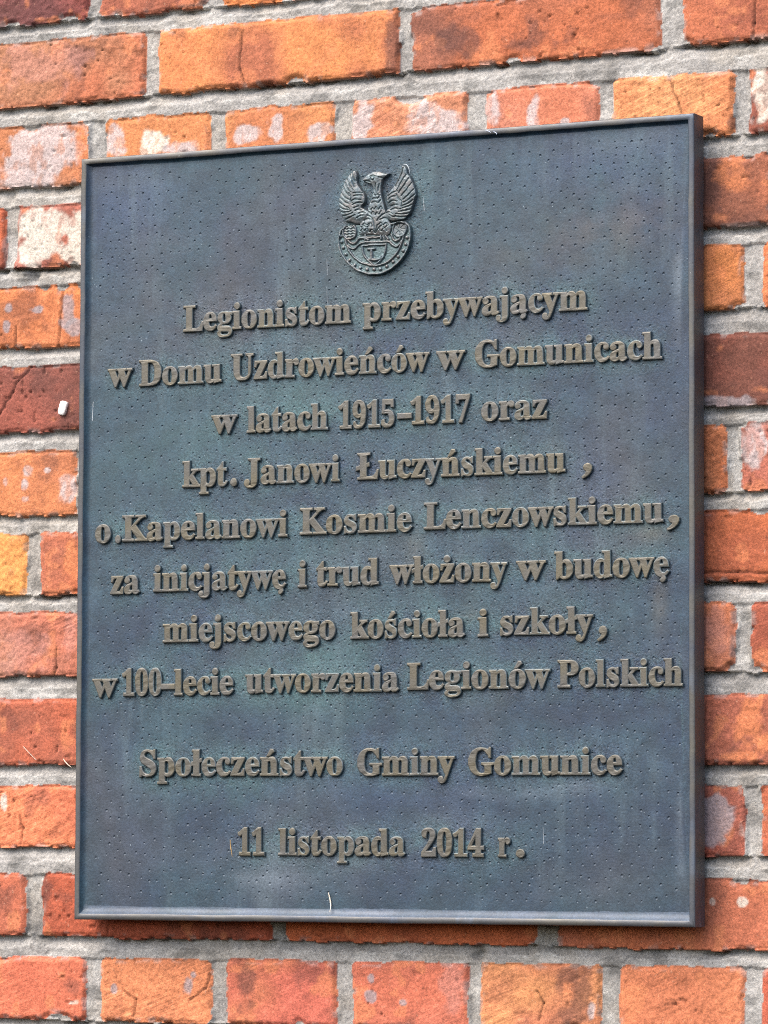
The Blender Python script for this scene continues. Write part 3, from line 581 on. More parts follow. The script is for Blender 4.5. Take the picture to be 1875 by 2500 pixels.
# ------------------------------------------------------------------ the lettering
# outlines of a bold roman face, 1/1000 em: glyph -> [advance, [closed outlines]]
GL = {"0":[559,[[280,-10,245,-8,213,-3,184,7,158,19,135,36,115,56,97,79,81,105,68,133,58,165,49,199,42,236,38,275,35,316,34,359,35,402,38,443,42,482,49,518,58,552,68,583,81,612,97,637,115,660,135,679,158,695,184,708,213,717,246,722,281,724,314,722,345,717,373,708,399,695,422,679,442,660,460,637,475,612,489,583,500,552,509,517,516,481,521,442,524,401,525,358,524,315,521,274,516,235,509,199,500,165,489,133,475,104,460,79,441,56,421,36,398,19,373,7,344,-3,313,-8],[280,55,313,64,337,91,353,135,359,170,364,209,367,254,369,303,370,358,369,413,367,462,364,507,359,546,353,580,337,624,313,650,281,659,248,650,223,624,207,580,201,546,195,507,192,462,190,413,189,358,190,303,192,254,195,209,201,170,207,135,223,91,247,64]]],"1":[559,[[97,0,97,53,179,53,195,55,207,59,217,67,224,79,228,96,229,118,229,619,161,544,140,528,120,518,100,515,85,517,71,524,59,535,50,550,44,568,42,589,110,613,196,666,266,718,378,718,378,118,379,99,382,83,388,70,397,61,411,55,429,53,510,53,510,0]]],"2":[559,[[35,0,35,103,183,254,207,279,228,302,247,324,264,345,278,365,298,397,313,427,324,457,331,487,336,519,337,553,335,588,328,615,316,637,300,651,281,660,259,663,228,658,205,644,188,620,180,600,174,578,170,552,168,523,167,490,131,493,101,500,75,513,55,531,43,557,39,589,42,612,50,635,64,656,83,675,107,692,137,706,158,712,180,717,204,721,231,723,259,724,302,722,340,717,374,708,404,696,430,680,451,660,467,639,479,614,486,588,488,558,487,535,482,512,476,490,434,418,355,328,230,205,130,110,363,110,383,112,400,118,416,128,429,142,439,159,446,179,454,210,513,210,508,0]]],"4":[559,[[180,0,180,53,208,53,230,54,249,59,266,66,279,78,287,98,290,125,290,186,13,186,13,247,297,714,436,714,436,252,540,252,540,186,436,186,436,125,439,98,447,78,460,66,477,59,496,54,518,53,531,53,531,0],[83,252,290,252,290,427,292,522,297,619,282,587,259,545,235,503,218,475]]],"5":[559,[[245,-10,216,-9,190,-7,166,-4,144,1,125,8,98,20,76,35,60,53,49,71,42,91,40,111,42,132,50,150,62,163,78,172,98,178,120,180,131,124,139,106,151,91,165,78,183,68,205,62,230,60,251,62,272,66,291,75,308,86,323,103,336,124,345,150,351,182,353,220,349,266,337,303,318,332,291,352,257,364,217,368,154,363,106,350,60,368,92,714,470,714,475,532,418,532,410,566,397,594,389,600,378,603,364,604,156,604,140,419,188,430,250,434,295,432,335,425,373,415,406,400,436,381,461,357,481,329,495,297,503,261,506,220,503,179,496,143,483,111,465,84,445,60,421,41,394,24,366,12,336,2]]],"7":[559,[[165,0,431,605,168,605,138,599,119,582,110,554,104,504,44,504,49,714,526,714,526,665,250,0]]],"9":[559,[[227,-10,190,-8,158,-3,131,7,109,19,92,33,79,49,70,67,65,85,63,103,64,117,68,129,75,140,84,149,97,156,112,160,123,132,137,106,154,84,175,67,201,56,232,53,279,65,317,99,345,157,364,239,373,343,357,325,338,309,316,295,291,284,263,277,231,275,198,277,167,283,139,294,113,309,90,328,70,351,55,378,44,409,37,444,35,482,36,510,39,537,45,562,53,586,62,609,84,642,110,671,142,694,163,704,186,713,210,719,236,723,264,724,293,723,320,718,345,711,370,702,393,689,414,673,434,655,452,633,468,608,482,580,493,549,502,514,509,475,513,433,514,388,513,356,511,324,508,293,504,263,498,234,491,205,482,178,472,153,461,129,448,107,433,86,417,67,399,50,380,34,359,21,336,10,311,1,285,-5,257,-9],[274,347,296,349,316,355,334,366,349,379,362,395,373,414,372,462,368,505,362,542,354,574,344,600,323,631,299,651,270,657,244,652,221,638,204,615,195,596,188,574,184,549,181,520,180,488,184,437,195,398,214,370,240,353]]],"D":[738,[[30,0,30,26,58,29,79,35,94,44,103,59,108,81,110,111,110,557,108,592,101,618,91,635,74,645,51,651,22,653,22,678,330,678,399,674,460,664,515,646,563,622,604,590,637,552,663,508,682,457,693,401,697,339,683,217,640,122,568,54,469,14,340,0],[331,36,368,39,401,48,430,63,455,84,476,112,492,145,505,184,515,230,520,283,522,341,514,450,492,536,454,596,400,633,332,645,310,643,293,639,282,631,276,618,272,599,271,573,271,107,272,82,276,63,282,51,293,42,309,38]]],"G":[756,[[399,-15,357,-13,317,-8,279,1,244,13,211,29,180,48,152,70,127,95,105,122,86,153,69,186,57,221,48,259,43,299,41,341,43,382,48,420,57,457,69,491,86,524,105,554,126,582,151,607,178,629,208,648,239,664,273,677,308,686,345,691,383,693,415,692,447,687,481,680,515,669,550,656,577,649,588,650,597,654,604,660,624,693,651,693,651,458,625,458,609,497,591,532,569,564,545,592,518,615,490,635,460,649,430,657,398,660,333,647,282,609,246,544,224,455,217,339,219,279,225,225,235,178,250,136,268,101,290,71,315,48,344,32,375,22,410,19,444,21,470,29,489,41,500,57,508,79,510,106,510,190,508,218,501,239,490,254,472,263,446,269,410,271,410,295,745,295,745,271,716,269,694,263,680,254,671,240,666,219,664,191,664,43,611,22,559,6,506,-6,452,-13]]],"J":[492,[[162,-97,131,-95,103,-89,77,-80,53,-67,33,-52,17,-33,5,-12,-3,10,-5,34,-3,56,4,75,16,91,31,102,48,109,66,111,86,109,103,103,118,92,129,78,136,61,138,41,126,-2,114,-29,119,-46,133,-57,156,-60,178,-57,195,-50,207,-37,214,-19,219,4,220,32,220,546,212,609,205,622,195,633,182,641,118,653,118,678,468,678,468,653,412,642,401,634,392,624,387,612,380,546,380,132,371,50,345,-15,302,-60,240,-88]]],"K":[760,[[24,0,24,26,55,29,78,36,94,47,104,64,110,88,112,120,112,564,110,593,104,615,94,632,78,643,55,650,25,653,25,678,361,678,361,653,305,643,294,637,285,629,279,618,272,564,272,348,478,556,501,582,514,604,519,623,509,640,481,650,433,653,433,678,723,678,723,653,710,653,675,648,637,634,598,611,556,579,513,537,403,424,690,69,725,37,773,26,773,0,418,0,418,26,456,27,479,31,489,36,495,43,497,51,494,63,485,79,471,98,297,318,272,295,272,120,274,88,280,64,290,47,306,36,330,29,361,26,361,0]]],"L":[635,[[23,0,23,26,54,29,77,36,93,47,103,64,109,88,111,120,111,564,109,594,103,617,93,633,77,643,54,650,24,653,24,678,372,678,372,653,310,646,297,640,287,631,280,620,271,564,271,123,276,70,281,59,288,52,298,47,348,41,376,42,402,44,426,47,448,53,469,59,499,74,527,93,551,119,564,136,576,156,588,179,599,203,609,230,636,230,598,0]]],"P":[622,[[23,0,23,26,54,29,77,36,93,47,103,64,109,88,111,120,111,564,109,593,103,615,93,631,77,642,54,649,24,653,24,678,318,678,366,677,409,674,445,670,475,663,500,655,532,638,558,617,580,592,596,563,606,530,609,494,606,461,599,431,586,404,569,379,546,358,518,339,486,325,449,314,407,308,360,306,271,306,271,120,273,88,279,64,289,47,305,36,329,29,360,26,360,0],[271,342,300,342,345,346,379,357,405,376,421,404,432,442,435,490,432,537,424,576,410,605,388,626,359,638,322,642,304,641,291,637,282,631,276,622,272,609,271,593]]],"S":[581,[[64,-16,64,235,93,235,104,194,116,157,131,125,147,97,166,74,187,55,210,41,235,30,263,24,293,22,328,26,358,36,383,54,401,76,411,103,415,133,412,158,402,181,386,202,364,221,335,238,242,284,209,301,180,319,154,338,133,357,115,376,100,396,89,418,80,442,76,467,74,494,77,533,86,568,100,600,120,627,143,650,172,669,203,683,238,691,275,694,342,687,420,667,434,664,446,662,461,666,471,676,477,694,505,694,505,475,480,475,469,511,455,543,437,573,417,599,394,621,370,639,343,652,317,659,289,662,257,659,230,650,208,635,191,615,181,592,178,566,181,541,190,520,204,501,224,484,250,467,281,451,377,406,415,387,447,367,473,347,493,326,509,303,521,280,529,255,533,228,535,198,532,157,521,120,505,86,481,56,453,32,418,12,395,2,370,-5,344,-11,316,-14,286,-15,236,-12,187,1,147,14,126,18,103,11,91,-16]]],"U":[733,[[369,-19,317,-17,271,-9,231,3,197,20,170,43,148,70,131,102,119,140,111,183,109,231,109,564,107,593,101,615,91,631,75,642,52,649,22,653,22,678,358,678,358,653,302,643,290,637,281,629,275,618,269,564,269,208,270,175,274,145,281,118,290,96,303,77,329,52,365,38,409,33,472,41,521,66,556,106,577,164,584,237,584,563,582,592,576,615,565,631,548,641,523,649,489,653,489,678,706,678,706,653,679,648,658,639,645,628,636,612,631,590,629,563,629,270,626,212,619,160,606,116,588,78,566,48,537,24,504,5,464,-8,419,-16]]],"a":[512,[[379,-15,337,-8,310,15,298,52,270,29,240,10,209,-3,176,-10,142,-13,110,-10,82,0,60,17,43,39,33,65,30,94,33,119,40,143,53,165,71,185,95,203,123,219,158,236,198,252,244,268,296,283,296,359,294,385,288,405,278,421,264,431,244,438,220,440,184,436,162,426,155,408,169,382,177,369,181,356,183,344,181,327,174,313,164,301,149,291,133,286,115,284,96,286,80,292,67,303,57,316,51,333,49,352,52,375,60,395,73,415,92,432,114,446,141,458,171,467,205,472,241,474,281,472,317,468,347,460,372,449,392,435,408,418,420,397,429,372,434,344,436,313,436,93,439,59,453,51,477,62,490,41,470,21,449,5,427,-6,403,-13],[225,50,259,61,296,94,296,252,253,238,219,218,195,193,181,162,176,125,181,83,198,58]]],"b":[537,[[64,-17,64,578,63,606,60,626,55,638,46,646,31,651,12,654,12,678,206,678,206,415,227,436,249,453,274,465,300,472,329,474,363,471,394,461,423,445,448,423,469,397,486,365,494,344,501,322,505,298,508,273,509,247,508,217,504,189,499,162,491,136,481,112,468,89,454,69,438,50,421,34,402,19,381,7,359,-3,336,-10,311,-14,286,-15,259,-13,233,-6,207,6,181,21,156,42,79,-17],[272,21,304,27,328,44,345,73,352,97,358,125,362,158,364,196,365,238,364,273,362,304,357,331,352,354,344,374,327,398,304,412,274,417,259,415,245,410,231,402,219,390,211,376,206,360,206,102,213,57,235,30]]],"c":[437,[[232,-15,195,-12,161,-1,129,16,100,39,76,68,56,101,46,123,39,146,33,171,30,196,29,223,30,252,34,279,40,305,49,329,60,353,73,374,87,394,104,412,122,428,143,442,164,454,187,463,210,470,235,474,260,475,305,472,342,461,373,444,395,421,409,395,413,365,411,348,406,333,397,321,384,311,369,306,352,304,319,312,299,335,292,373,293,389,294,404,289,425,275,438,252,442,221,435,198,416,181,383,170,338,167,279,168,238,173,200,180,167,191,138,204,114,232,82,265,63,304,57,339,63,372,79,404,107,424,90,392,52,357,23,319,2,277,-11]]],"d":[551,[[208,-15,175,-12,144,-1,116,16,90,38,69,66,52,99,44,121,37,144,33,168,30,193,29,219,30,249,33,277,38,304,45,330,54,354,72,389,94,419,121,443,151,460,183,471,217,474,244,472,269,465,292,453,313,438,332,417,332,597,330,616,325,630,316,641,303,648,285,652,262,654,262,678,475,678,475,112,476,90,479,73,484,61,492,52,506,45,526,41,526,16,493,15,457,11,418,5,376,-4,332,-15,332,58,314,32,292,11,267,-3,239,-12],[255,42,270,44,285,51,301,62,314,76,325,93,332,113,332,360,327,376,319,390,307,402,292,411,276,416,259,418,231,413,209,397,194,372,187,351,182,326,178,298,176,265,175,228,176,192,178,160,181,132,186,108,193,87,208,62,229,47]]],"e":[448,[[229,-15,192,-12,157,-1,126,16,98,39,74,68,55,102,46,125,38,150,33,176,30,204,29,234,30,261,33,287,39,312,46,336,56,358,76,391,101,420,130,443,162,460,197,471,234,474,267,472,297,465,324,453,349,438,371,417,389,392,403,364,413,332,419,297,421,258,421,247,174,247,180,181,195,129,219,92,253,70,297,63,320,66,342,73,363,86,383,105,402,128,424,108,393,64,358,29,319,5,276,-10],[173,286,300,286,300,320,299,358,294,389,288,413,277,429,261,439,240,442,216,436,197,420,184,392,176,353,173,303]]],"g":[487,[[217,-209,180,-208,147,-205,118,-199,92,-191,71,-181,43,-160,27,-137,21,-111,30,-81,57,-57,102,-38,65,-15,42,13,35,45,38,69,47,90,63,110,85,128,115,146,152,164,109,184,76,209,52,240,38,275,33,316,36,346,45,374,59,399,79,420,102,439,131,454,162,465,197,472,234,474,273,472,310,465,347,453,472,453,472,399,399,399,418,369,430,337,434,303,431,275,424,249,411,225,394,204,373,186,348,172,320,161,289,155,256,153,234,154,211,155,195,153,180,149,168,141,158,130,152,119,150,106,157,88,177,77,210,73,261,73,291,72,319,71,344,68,366,65,386,60,413,50,435,36,451,19,461,-2,468,-26,470,-55,467,-83,460,-108,447,-130,429,-150,406,-168,377,-183,344,-194,307,-202,264,-207],[234,185,256,189,272,199,284,217,291,242,296,274,297,314,296,354,291,386,284,411,272,428,256,439,234,442,213,439,196,428,185,411,176,386,172,354,170,314,172,274,176,242,185,217,196,199,213,189],[239,-173,294,-170,337,-161,368,-146,386,-125,392,-98,390,-82,383,-70,371,-62,354,-56,332,-52,305,-51,144,-51,125,-68,113,-87,109,-108,113,-125,123,-140,141,-154,166,-165,198,-171]]],"h":[567,[[27,0,27,24,44,26,58,31,67,38,73,49,77,64,78,83,78,594,77,613,74,628,68,639,59,647,46,652,28,655,28,678,220,678,220,397,244,425,270,446,298,462,329,471,362,474,409,468,445,449,471,417,487,372,492,315,492,83,493,64,496,49,502,39,511,31,524,26,541,24,541,0,301,0,301,24,308,24,331,31,345,50,350,83,350,323,341,384,333,395,320,402,302,404,272,398,245,380,220,350,220,83,221,64,224,49,230,39,238,31,251,26,268,24,268,0]]],"i":[295,[[150,539,130,541,112,549,97,561,85,576,77,594,75,614,77,634,85,652,97,668,112,680,130,688,150,690,170,688,188,680,204,668,215,652,223,634,225,614,223,594,215,576,203,561,187,549,170,541],[27,0,27,24,45,26,58,31,68,38,73,48,77,63,78,83,78,375,77,397,74,413,70,424,61,431,48,435,30,437,31,462,221,462,221,83,222,64,225,50,230,39,238,32,251,27,268,24,268,0]]],"j":[312,[[158,541,138,543,120,551,105,562,93,578,85,596,83,616,85,636,93,654,105,670,121,682,138,690,158,692,178,690,196,682,212,670,224,654,232,636,234,616,232,596,224,579,212,563,196,551,178,543],[53,-209,28,-207,5,-203,-16,-195,-35,-185,-52,-172,-65,-157,-75,-140,-81,-123,-83,-104,-81,-87,-76,-72,-67,-60,-54,-50,-39,-45,-22,-43,-5,-45,10,-50,22,-58,31,-69,37,-82,39,-98,28,-130,16,-153,19,-165,29,-172,46,-174,65,-171,79,-163,87,-149,95,-80,95,372,94,395,90,412,83,424,72,431,55,436,33,438,33,462,237,462,237,-32,235,-65,229,-95,220,-122,206,-145,189,-165,168,-181,144,-193,116,-202,86,-207]]],"k":[534,[[26,0,26,24,44,27,58,31,68,39,73,49,77,64,78,83,78,592,70,640,62,647,49,652,30,654,31,678,220,678,220,251,338,369,352,385,360,400,363,414,357,427,340,434,311,437,306,437,306,462,514,462,514,437,477,430,442,413,409,387,331,311,515,51,528,36,543,27,560,24,560,0,314,0,314,24,323,24,341,27,352,34,356,47,345,73,242,219,220,200,220,83,221,64,224,50,230,39,238,32,251,27,268,24,268,0]]],"l":[297,[[27,0,27,24,45,26,58,31,68,38,73,48,77,63,78,83,78,592,70,639,62,647,49,652,30,654,30,678,221,678,221,83,222,64,225,50,230,39,238,32,251,27,268,24,268,0]]],"m":[825,[[27,0,27,24,44,26,58,31,67,38,73,49,77,64,78,83,78,377,77,396,74,411,68,423,59,431,46,436,28,438,28,462,218,462,218,394,242,423,267,445,294,461,323,471,353,474,391,471,422,460,447,443,465,420,477,389,501,420,528,443,557,460,588,471,622,474,668,468,704,449,730,417,745,372,750,315,750,83,751,64,754,49,760,39,768,31,781,26,798,24,798,0,562,0,562,24,579,26,591,31,600,39,606,50,609,65,610,83,610,323,601,384,593,395,580,402,562,404,534,398,507,381,483,353,483,83,484,65,487,50,493,39,501,31,513,26,530,24,530,0,297,0,297,24,314,26,326,31,335,39,341,50,344,65,345,83,345,323,336,384,328,395,315,402,297,404,267,398,241,380,218,350,218,83,219,65,222,50,227,40,235,32,247,27,264,24,264,0]]],"n":[567,[[27,0,27,24,44,26,58,31,67,38,73,49,77,64,78,83,78,377,77,396,74,411,68,423,59,431,46,436,28,438,28,462,220,462,220,398,243,425,269,447,298,462,328,471,362,474,409,468,445,449,471,417,487,372,492,315,492,83,493,64,496,49,502,39,511,31,524,26,541,24,541,0,301,0,301,24,308,24,331,31,345,50,350,83,350,323,341,384,333,395,320,402,302,404,272,398,245,380,220,350,220,83,221,64,224,49,230,39,238,31,251,26,268,24,268,0]]],"o":[501,[[251,-15,225,-14,201,-10,177,-3,155,5,135,17,103,41,77,70,56,105,46,127,38,151,32,176,29,202,28,229,29,257,32,283,38,309,46,333,56,356,77,390,103,419,135,443,170,460,208,471,250,474,292,471,330,460,365,443,396,420,422,391,444,357,454,334,462,310,467,285,471,257,472,229,471,201,467,174,462,149,454,125,444,102,422,68,396,39,366,16,331,-1,293,-12],[251,17,276,22,296,35,311,58,324,121,327,229,326,278,324,320,321,355,315,383,309,403,295,426,275,440,251,445,225,440,205,426,191,403,185,382,180,355,177,320,175,279,174,230,178,122,191,58,206,35,226,22]]],"p":[553,[[26,-207,26,-184,60,-175,75,-150,78,-95,78,362,77,389,74,409,69,422,61,429,47,435,29,439,29,462,213,462,213,391,233,421,255,445,281,462,311,472,343,475,377,472,408,461,436,444,461,421,482,393,499,360,507,338,513,314,517,290,520,265,521,238,520,209,517,182,513,156,506,131,498,108,481,72,459,42,434,18,404,-1,373,-11,338,-15,310,-12,284,-5,260,8,239,25,220,48,220,-86,226,-147,231,-159,239,-169,249,-175,294,-183,294,-207],[291,42,319,47,340,62,356,88,363,109,369,134,373,162,375,194,376,230,375,265,373,296,370,324,365,348,359,369,345,394,324,409,296,414,267,407,242,386,220,350,220,102,238,69,262,49]]],"r":[428,[[27,0,27,24,45,26,58,31,68,38,73,48,77,63,78,83,78,375,77,397,74,414,69,425,61,431,48,435,30,437,31,462,217,462,217,375,235,405,256,429,279,449,302,463,325,471,347,474,373,472,394,464,410,453,422,437,429,418,431,396,429,378,423,362,414,349,401,339,386,333,369,331,353,332,340,337,331,344,308,372,301,380,292,385,281,387,267,384,254,375,241,360,230,339,224,315,222,286,222,83,224,63,228,48,237,38,249,31,269,26,294,24,294,0]]],"s":[429,[[225,-15,197,-12,164,-5,129,9,109,13,95,10,84,1,76,-13,53,-13,53,157,79,157,91,118,107,85,129,58,154,38,181,26,209,22,232,24,251,30,266,40,277,53,284,68,286,87,280,113,262,136,232,156,159,193,127,211,101,231,81,252,67,275,58,300,55,328,60,368,73,403,97,433,114,448,135,460,157,468,182,473,210,475,247,471,296,458,307,456,317,454,327,456,336,463,343,475,363,475,363,330,340,330,328,363,312,391,293,413,271,428,247,438,222,441,202,439,186,434,173,426,164,414,158,401,156,386,158,371,163,358,172,346,218,315,285,282,316,265,341,246,360,226,373,202,380,174,383,141,381,113,376,88,367,65,355,45,340,27,321,12,300,0,277,-8,252,-13]]],"t":[340,[[184,-14,148,-11,119,-1,98,16,84,39,75,69,72,106,72,415,30,415,30,446,131,550,192,631,215,631,215,462,309,462,309,415,215,415,215,122,223,76,229,67,238,62,250,60,272,66,291,83,307,111,331,98,310,58,285,26,256,4,222,-10]]],"u":[558,[[195,-15,153,-10,121,3,97,26,87,43,78,64,73,88,69,114,68,144,68,369,67,390,64,407,59,421,50,430,36,436,17,438,17,462,211,462,211,110,213,94,217,80,225,69,235,60,248,55,263,53,292,58,318,73,340,98,340,369,339,392,335,409,329,422,319,430,303,436,282,438,282,462,482,462,482,104,483,84,487,68,493,58,503,51,517,46,536,44,536,19,502,18,465,14,426,7,384,-3,340,-15,340,60,322,38,301,20,277,5,251,-6,224,-13]]],"w":[647,[[182,-15,25,394,9,424,-16,437,-16,462,206,462,206,437,178,431,170,411,172,396,178,376,248,189,314,350,299,396,282,430,250,439,250,462,481,462,481,437,458,433,445,425,440,411,441,401,443,390,500,210,569,381,576,410,575,418,571,425,566,430,530,439,530,462,663,462,663,439,650,437,640,432,633,424,613,384,453,-15,430,-15,332,293,208,-15]]],"y":[447,[[78,-209,54,-206,33,-199,15,-186,1,-169,-7,-149,-10,-125,-8,-108,-2,-93,7,-79,20,-68,35,-61,53,-59,69,-61,83,-65,95,-73,104,-84,109,-98,111,-113,111,-121,110,-130,112,-139,118,-145,128,-147,140,-143,154,-131,170,-110,193,-66,209,-7,54,373,37,410,23,428,-5,437,-7,437,-7,462,241,462,241,437,202,431,196,426,192,419,191,409,193,397,198,382,276,177,343,359,352,387,354,408,353,418,348,426,342,431,302,437,302,462,446,462,446,437,433,435,422,429,413,418,386,361,241,-36,193,-143,176,-165,160,-182,142,-195,123,-203,102,-207]]],"z":[436,[[19,0,19,21,250,428,191,428,157,425,129,418,108,405,90,385,76,357,65,322,39,322,47,462,409,462,409,433,187,37,227,37,270,40,305,49,332,65,353,88,372,120,387,160,411,160,399,0]]]}

def disc(cx, cy, r, n=20, sy=1.0):
    o = []
    for k in range(n):
        t = 2 * math.pi * k / n
        o += [cx + r * math.cos(t), cy + r * sy * math.sin(t)]
    return o

def acute(cx, y):
    return [cx - 70, y, cx - 10, y + 5, cx + 115, y + 118, cx + 95, y + 160, cx + 25, y + 165]

def ogonek(cx):
    return [cx - 5, 4, cx + 28, -30, cx + 40, -75, cx + 20, -120, cx - 25, -150, cx - 70, -140, cx - 80, -105, cx - 62, -72, cx - 25, -40, cx - 40, 4]

def bar(cx, cy, w, h=70):
    return [cx - w, cy - h - 20, cx + w, cy + h - 50, cx + w, cy + h + 20, cx - w, cy - h + 60]

ACC = {'ą': ('a', 'og', 400), 'ę': ('e', 'og', 300), 'ć': ('c', 'ac', 240), 'ń': ('n', 'ac', 300), 'ó': ('o', 'ac', 250), 'ś': ('s', 'ac', 225),
       'ż': ('z', 'dot', 215), 'ł': ('l', 'bar', 148), 'Ł': ('L', 'bar', 170)}

def glyph(ch):
    if ch == '.':
        return 250, [disc(125, 78, 92)]
    if ch == ',':
        return 250, [[40, 95, 62, 150, 115, 176, 170, 160, 205, 108, 206, 40, 180, -40, 130, -110, 60, -165, 20, -185, 10, -160, 60, -110, 100, -50, 108, 5, 70, 20, 45, 52]]
    if ch == '-':
        return 333, [[30, 170, 303, 170, 303, 275, 30, 275]]
    if ch in ACC:
        b, kind, cx = ACC[ch]
        adv, o = GL[b]
        o = [list(s) for s in o]
        if kind == 'og':
            o.append(ogonek(cx))
        elif kind == 'ac':
            o.append(acute(cx, 520))
        elif kind == 'dot':
            o.append(disc(cx, 610, 82))
        else:
            o.append(bar(cx, 360 if ch == 'ł' else 330, 150 if ch == 'ł' else 185))
        return adv, o
    return GL[ch]

# word, left and right end, baseline (mm from the plaque's centre), one list per line
LINES = [
    [("Legionistom", -197.1, -26.0, 183.9), ("przebywającym", -14.7, 204.0, 184.1)],
    [("w", -275.8, -249.3, 136.6), ("Domu", -242.9, -156.9, 136.1), ("Uzdrowieńców", -147.8, 51.8, 137.4), ("w", 58.0, 86.7, 137.6), ("Gomunicach", 95.6, 274.1, 138.0)],
    [("w", -167.2, -140.2, 89.6), ("latach", -131.1, -48.6, 89.1), ("1915", -38.6, 17.6, 88.8), ("-", 20.0, 34.5, 90.2), ("1917", 33.0, 91.6, 90.2), ("oraz", 102.1, 165.8, 90.5)],
    [("kpt", -196.9, -150.2, 41.7), (".", -147.5, -140.2, 41.6), ("Janowi", -133.5, -36.5, 42.1), ("Łuczyńskiemu", -20.8, 183.2, 42.8), (",", 198.3, 208.5, 43.0)],
    [("o", -287.5, -270.7, -6.6), (".", -266.4, -260.3, -6.9), ("Kapelanowi", -259.1, -88.7, -5.9), ("Kosmie", -76.7, 35.1, -4.7), ("Lenczowskiemu", 46.4, 275.1, -3.6), (",", 277.9, 289.9, -4.6)],
    [("za", -271.0, -240.3, -53.9), ("inicjatywę", -226.4, -90.0, -52.6), ("i", -78.3, -68.9, -52.0), ("trud", -60.0, 2.6, -51.3), ("włożony", 12.8, 127.9, -50.9), ("w", 135.8, 164.6, -50.3), ("budowę", 172.4, 280.3, -50.2)],
    [("miejscowego", -215.9, -40.2, -98.9), ("kościoła", -25.7, 86.9, -98.9), ("i", 99.0, 109.6, -99.0), ("szkoły", 120.7, 209.7, -98.3), (",", 213.2, 222.7, -98.9)],
    [("w", -289.2, -262.2, -147.8), ("100", -257.9, -216.3, -147.1), ("-", -217.3, -202.5, -147.0), ("lecie", -204.0, -142.6, -147.1), ("utworzenia", -131.0, 22.7, -146.0), ("Legionów", 30.4, 169.0, -145.0), ("Polskich", 175.5, 293.1, -144.7)],
    [("Społeczeństwo", -238.9, -32.0, -220.2), ("Gminy", -18.3, 77.5, -220.3), ("Gomunice", 90.2, 236.8, -220.4)],
    [("11", -137.6, -110.0, -291.3), ("listopada", -96.6, 29.6, -291.0), ("2014", 44.9, 106.0, -291.6), ("r", 118.9, 131.0, -291.6), (".", 136.0, 144.9, -291.6)],
]
EM = 0.0333 / 1000            # metres per 1/1000 em
BEV = 0.0010
YP = YF + 0.0045              # face of the sunk panel
PLAQUE = empty('memorial_plaque', (0, 0, ZC))
thing(PLAQUE, 'dark patinated bronze memorial plaque with raised rim, eagle emblem and raised Polish lettering', 'plaque')
POLYS = []                    # every outline on the panel, metres

def layout(word, x0, x1, zb):
    outs = []; pen = 0
    for ch in word:
        adv, o = glyph(ch)
        g = [[(pen + s[i], s[i + 1]) for i in range(0, len(s), 2)] for s in o]
        if ch in ACC:
            outs.append(g[:-1]); outs.append(g[-1:])
        else:
            outs.append(g)
        pen += adv
    mn = min(p[0] for g in outs for s in g for p in s); mx = max(p[0] for g in outs for s in g for p in s)
    x0, x1 = x0 / 1000 + BEV * 0.9, x1 / 1000 - BEV * 0.9
    sx = (x1 - x0) / (mx - mn)
    zb = zb / 1000 + BEV * 0.8
    return [[[(x0 + (x - mn) * sx, zb + y * EM) for x, y in s] for s in g] for g in outs]

def word_mesh(outs, name):
    bm = bmesh.new()
    dg = bpy.context.evaluated_depsgraph_get()
    for gi, g in enumerate(outs):
        cu = bpy.data.curves.new('outline', 'CURVE')
        cu.dimensions = '2D'; cu.fill_mode = 'BOTH'
        cu.extrude = 0.0009; cu.offset = 0.00008; cu.bevel_depth = BEV; cu.bevel_resolution = 2
        for s in g:
            sp = cu.splines.new('POLY'); sp.points.add(len(s) - 1); sp.use_cyclic_u = True
            for p, (x, y) in zip(sp.points, s):
                p.co = (x, y, 0, 1)
        tmp = bpy.data.objects.new('outline', cu)
        COL.objects.link(tmp)
        dg.update()
        me = bpy.data.meshes.new_from_object(tmp.evaluated_get(dg))
        bpy.data.objects.remove(tmp); bpy.data.curves.remove(cu)
        for v in me.vertices:
            v.co.z -= 0.00007 * (gi % 3)
        bm.from_mesh(me)
        bpy.data.meshes.remove(me)
    bmesh.ops.remove_doubles(bm, verts=bm.verts, dist=0.00001)
    top = max(v.co.z for v in bm.verts)
    lay = bm.verts.layers.float.new('slope')
    for v in bm.verts:
        v[lay] = 0.1 if v.co.z > top - 0.00022 else 1.0
        x, y, z = v.co
        wob = 0.00008 * math.sin(x * 900 + y * 400) + 0.00006 * math.sin(y * 1100 - x * 300)
        v.co = (x + wob, YP - 0.0009 - z + wob, y + wob * 0.7)
    me = bpy.data.meshes.new(name)
    bm.to_mesh(me); bm.free()
    for p in me.polygons:
        p.use_smooth = False
    return me

for words in LINES:
    line = empty('inscription_line', (0, 0, 0)); line.parent = PLAQUE
    for w, x0, x1, zb in words:
        outs = layout(w, x0, x1, zb)
        POLYS += [s for g in outs for s in g]
        nm = 'punctuation_mark' if w in '.,-' else ('number' if w.isdigit() else 'word')
        link(nm, word_mesh(outs, nm), M_LET, line)

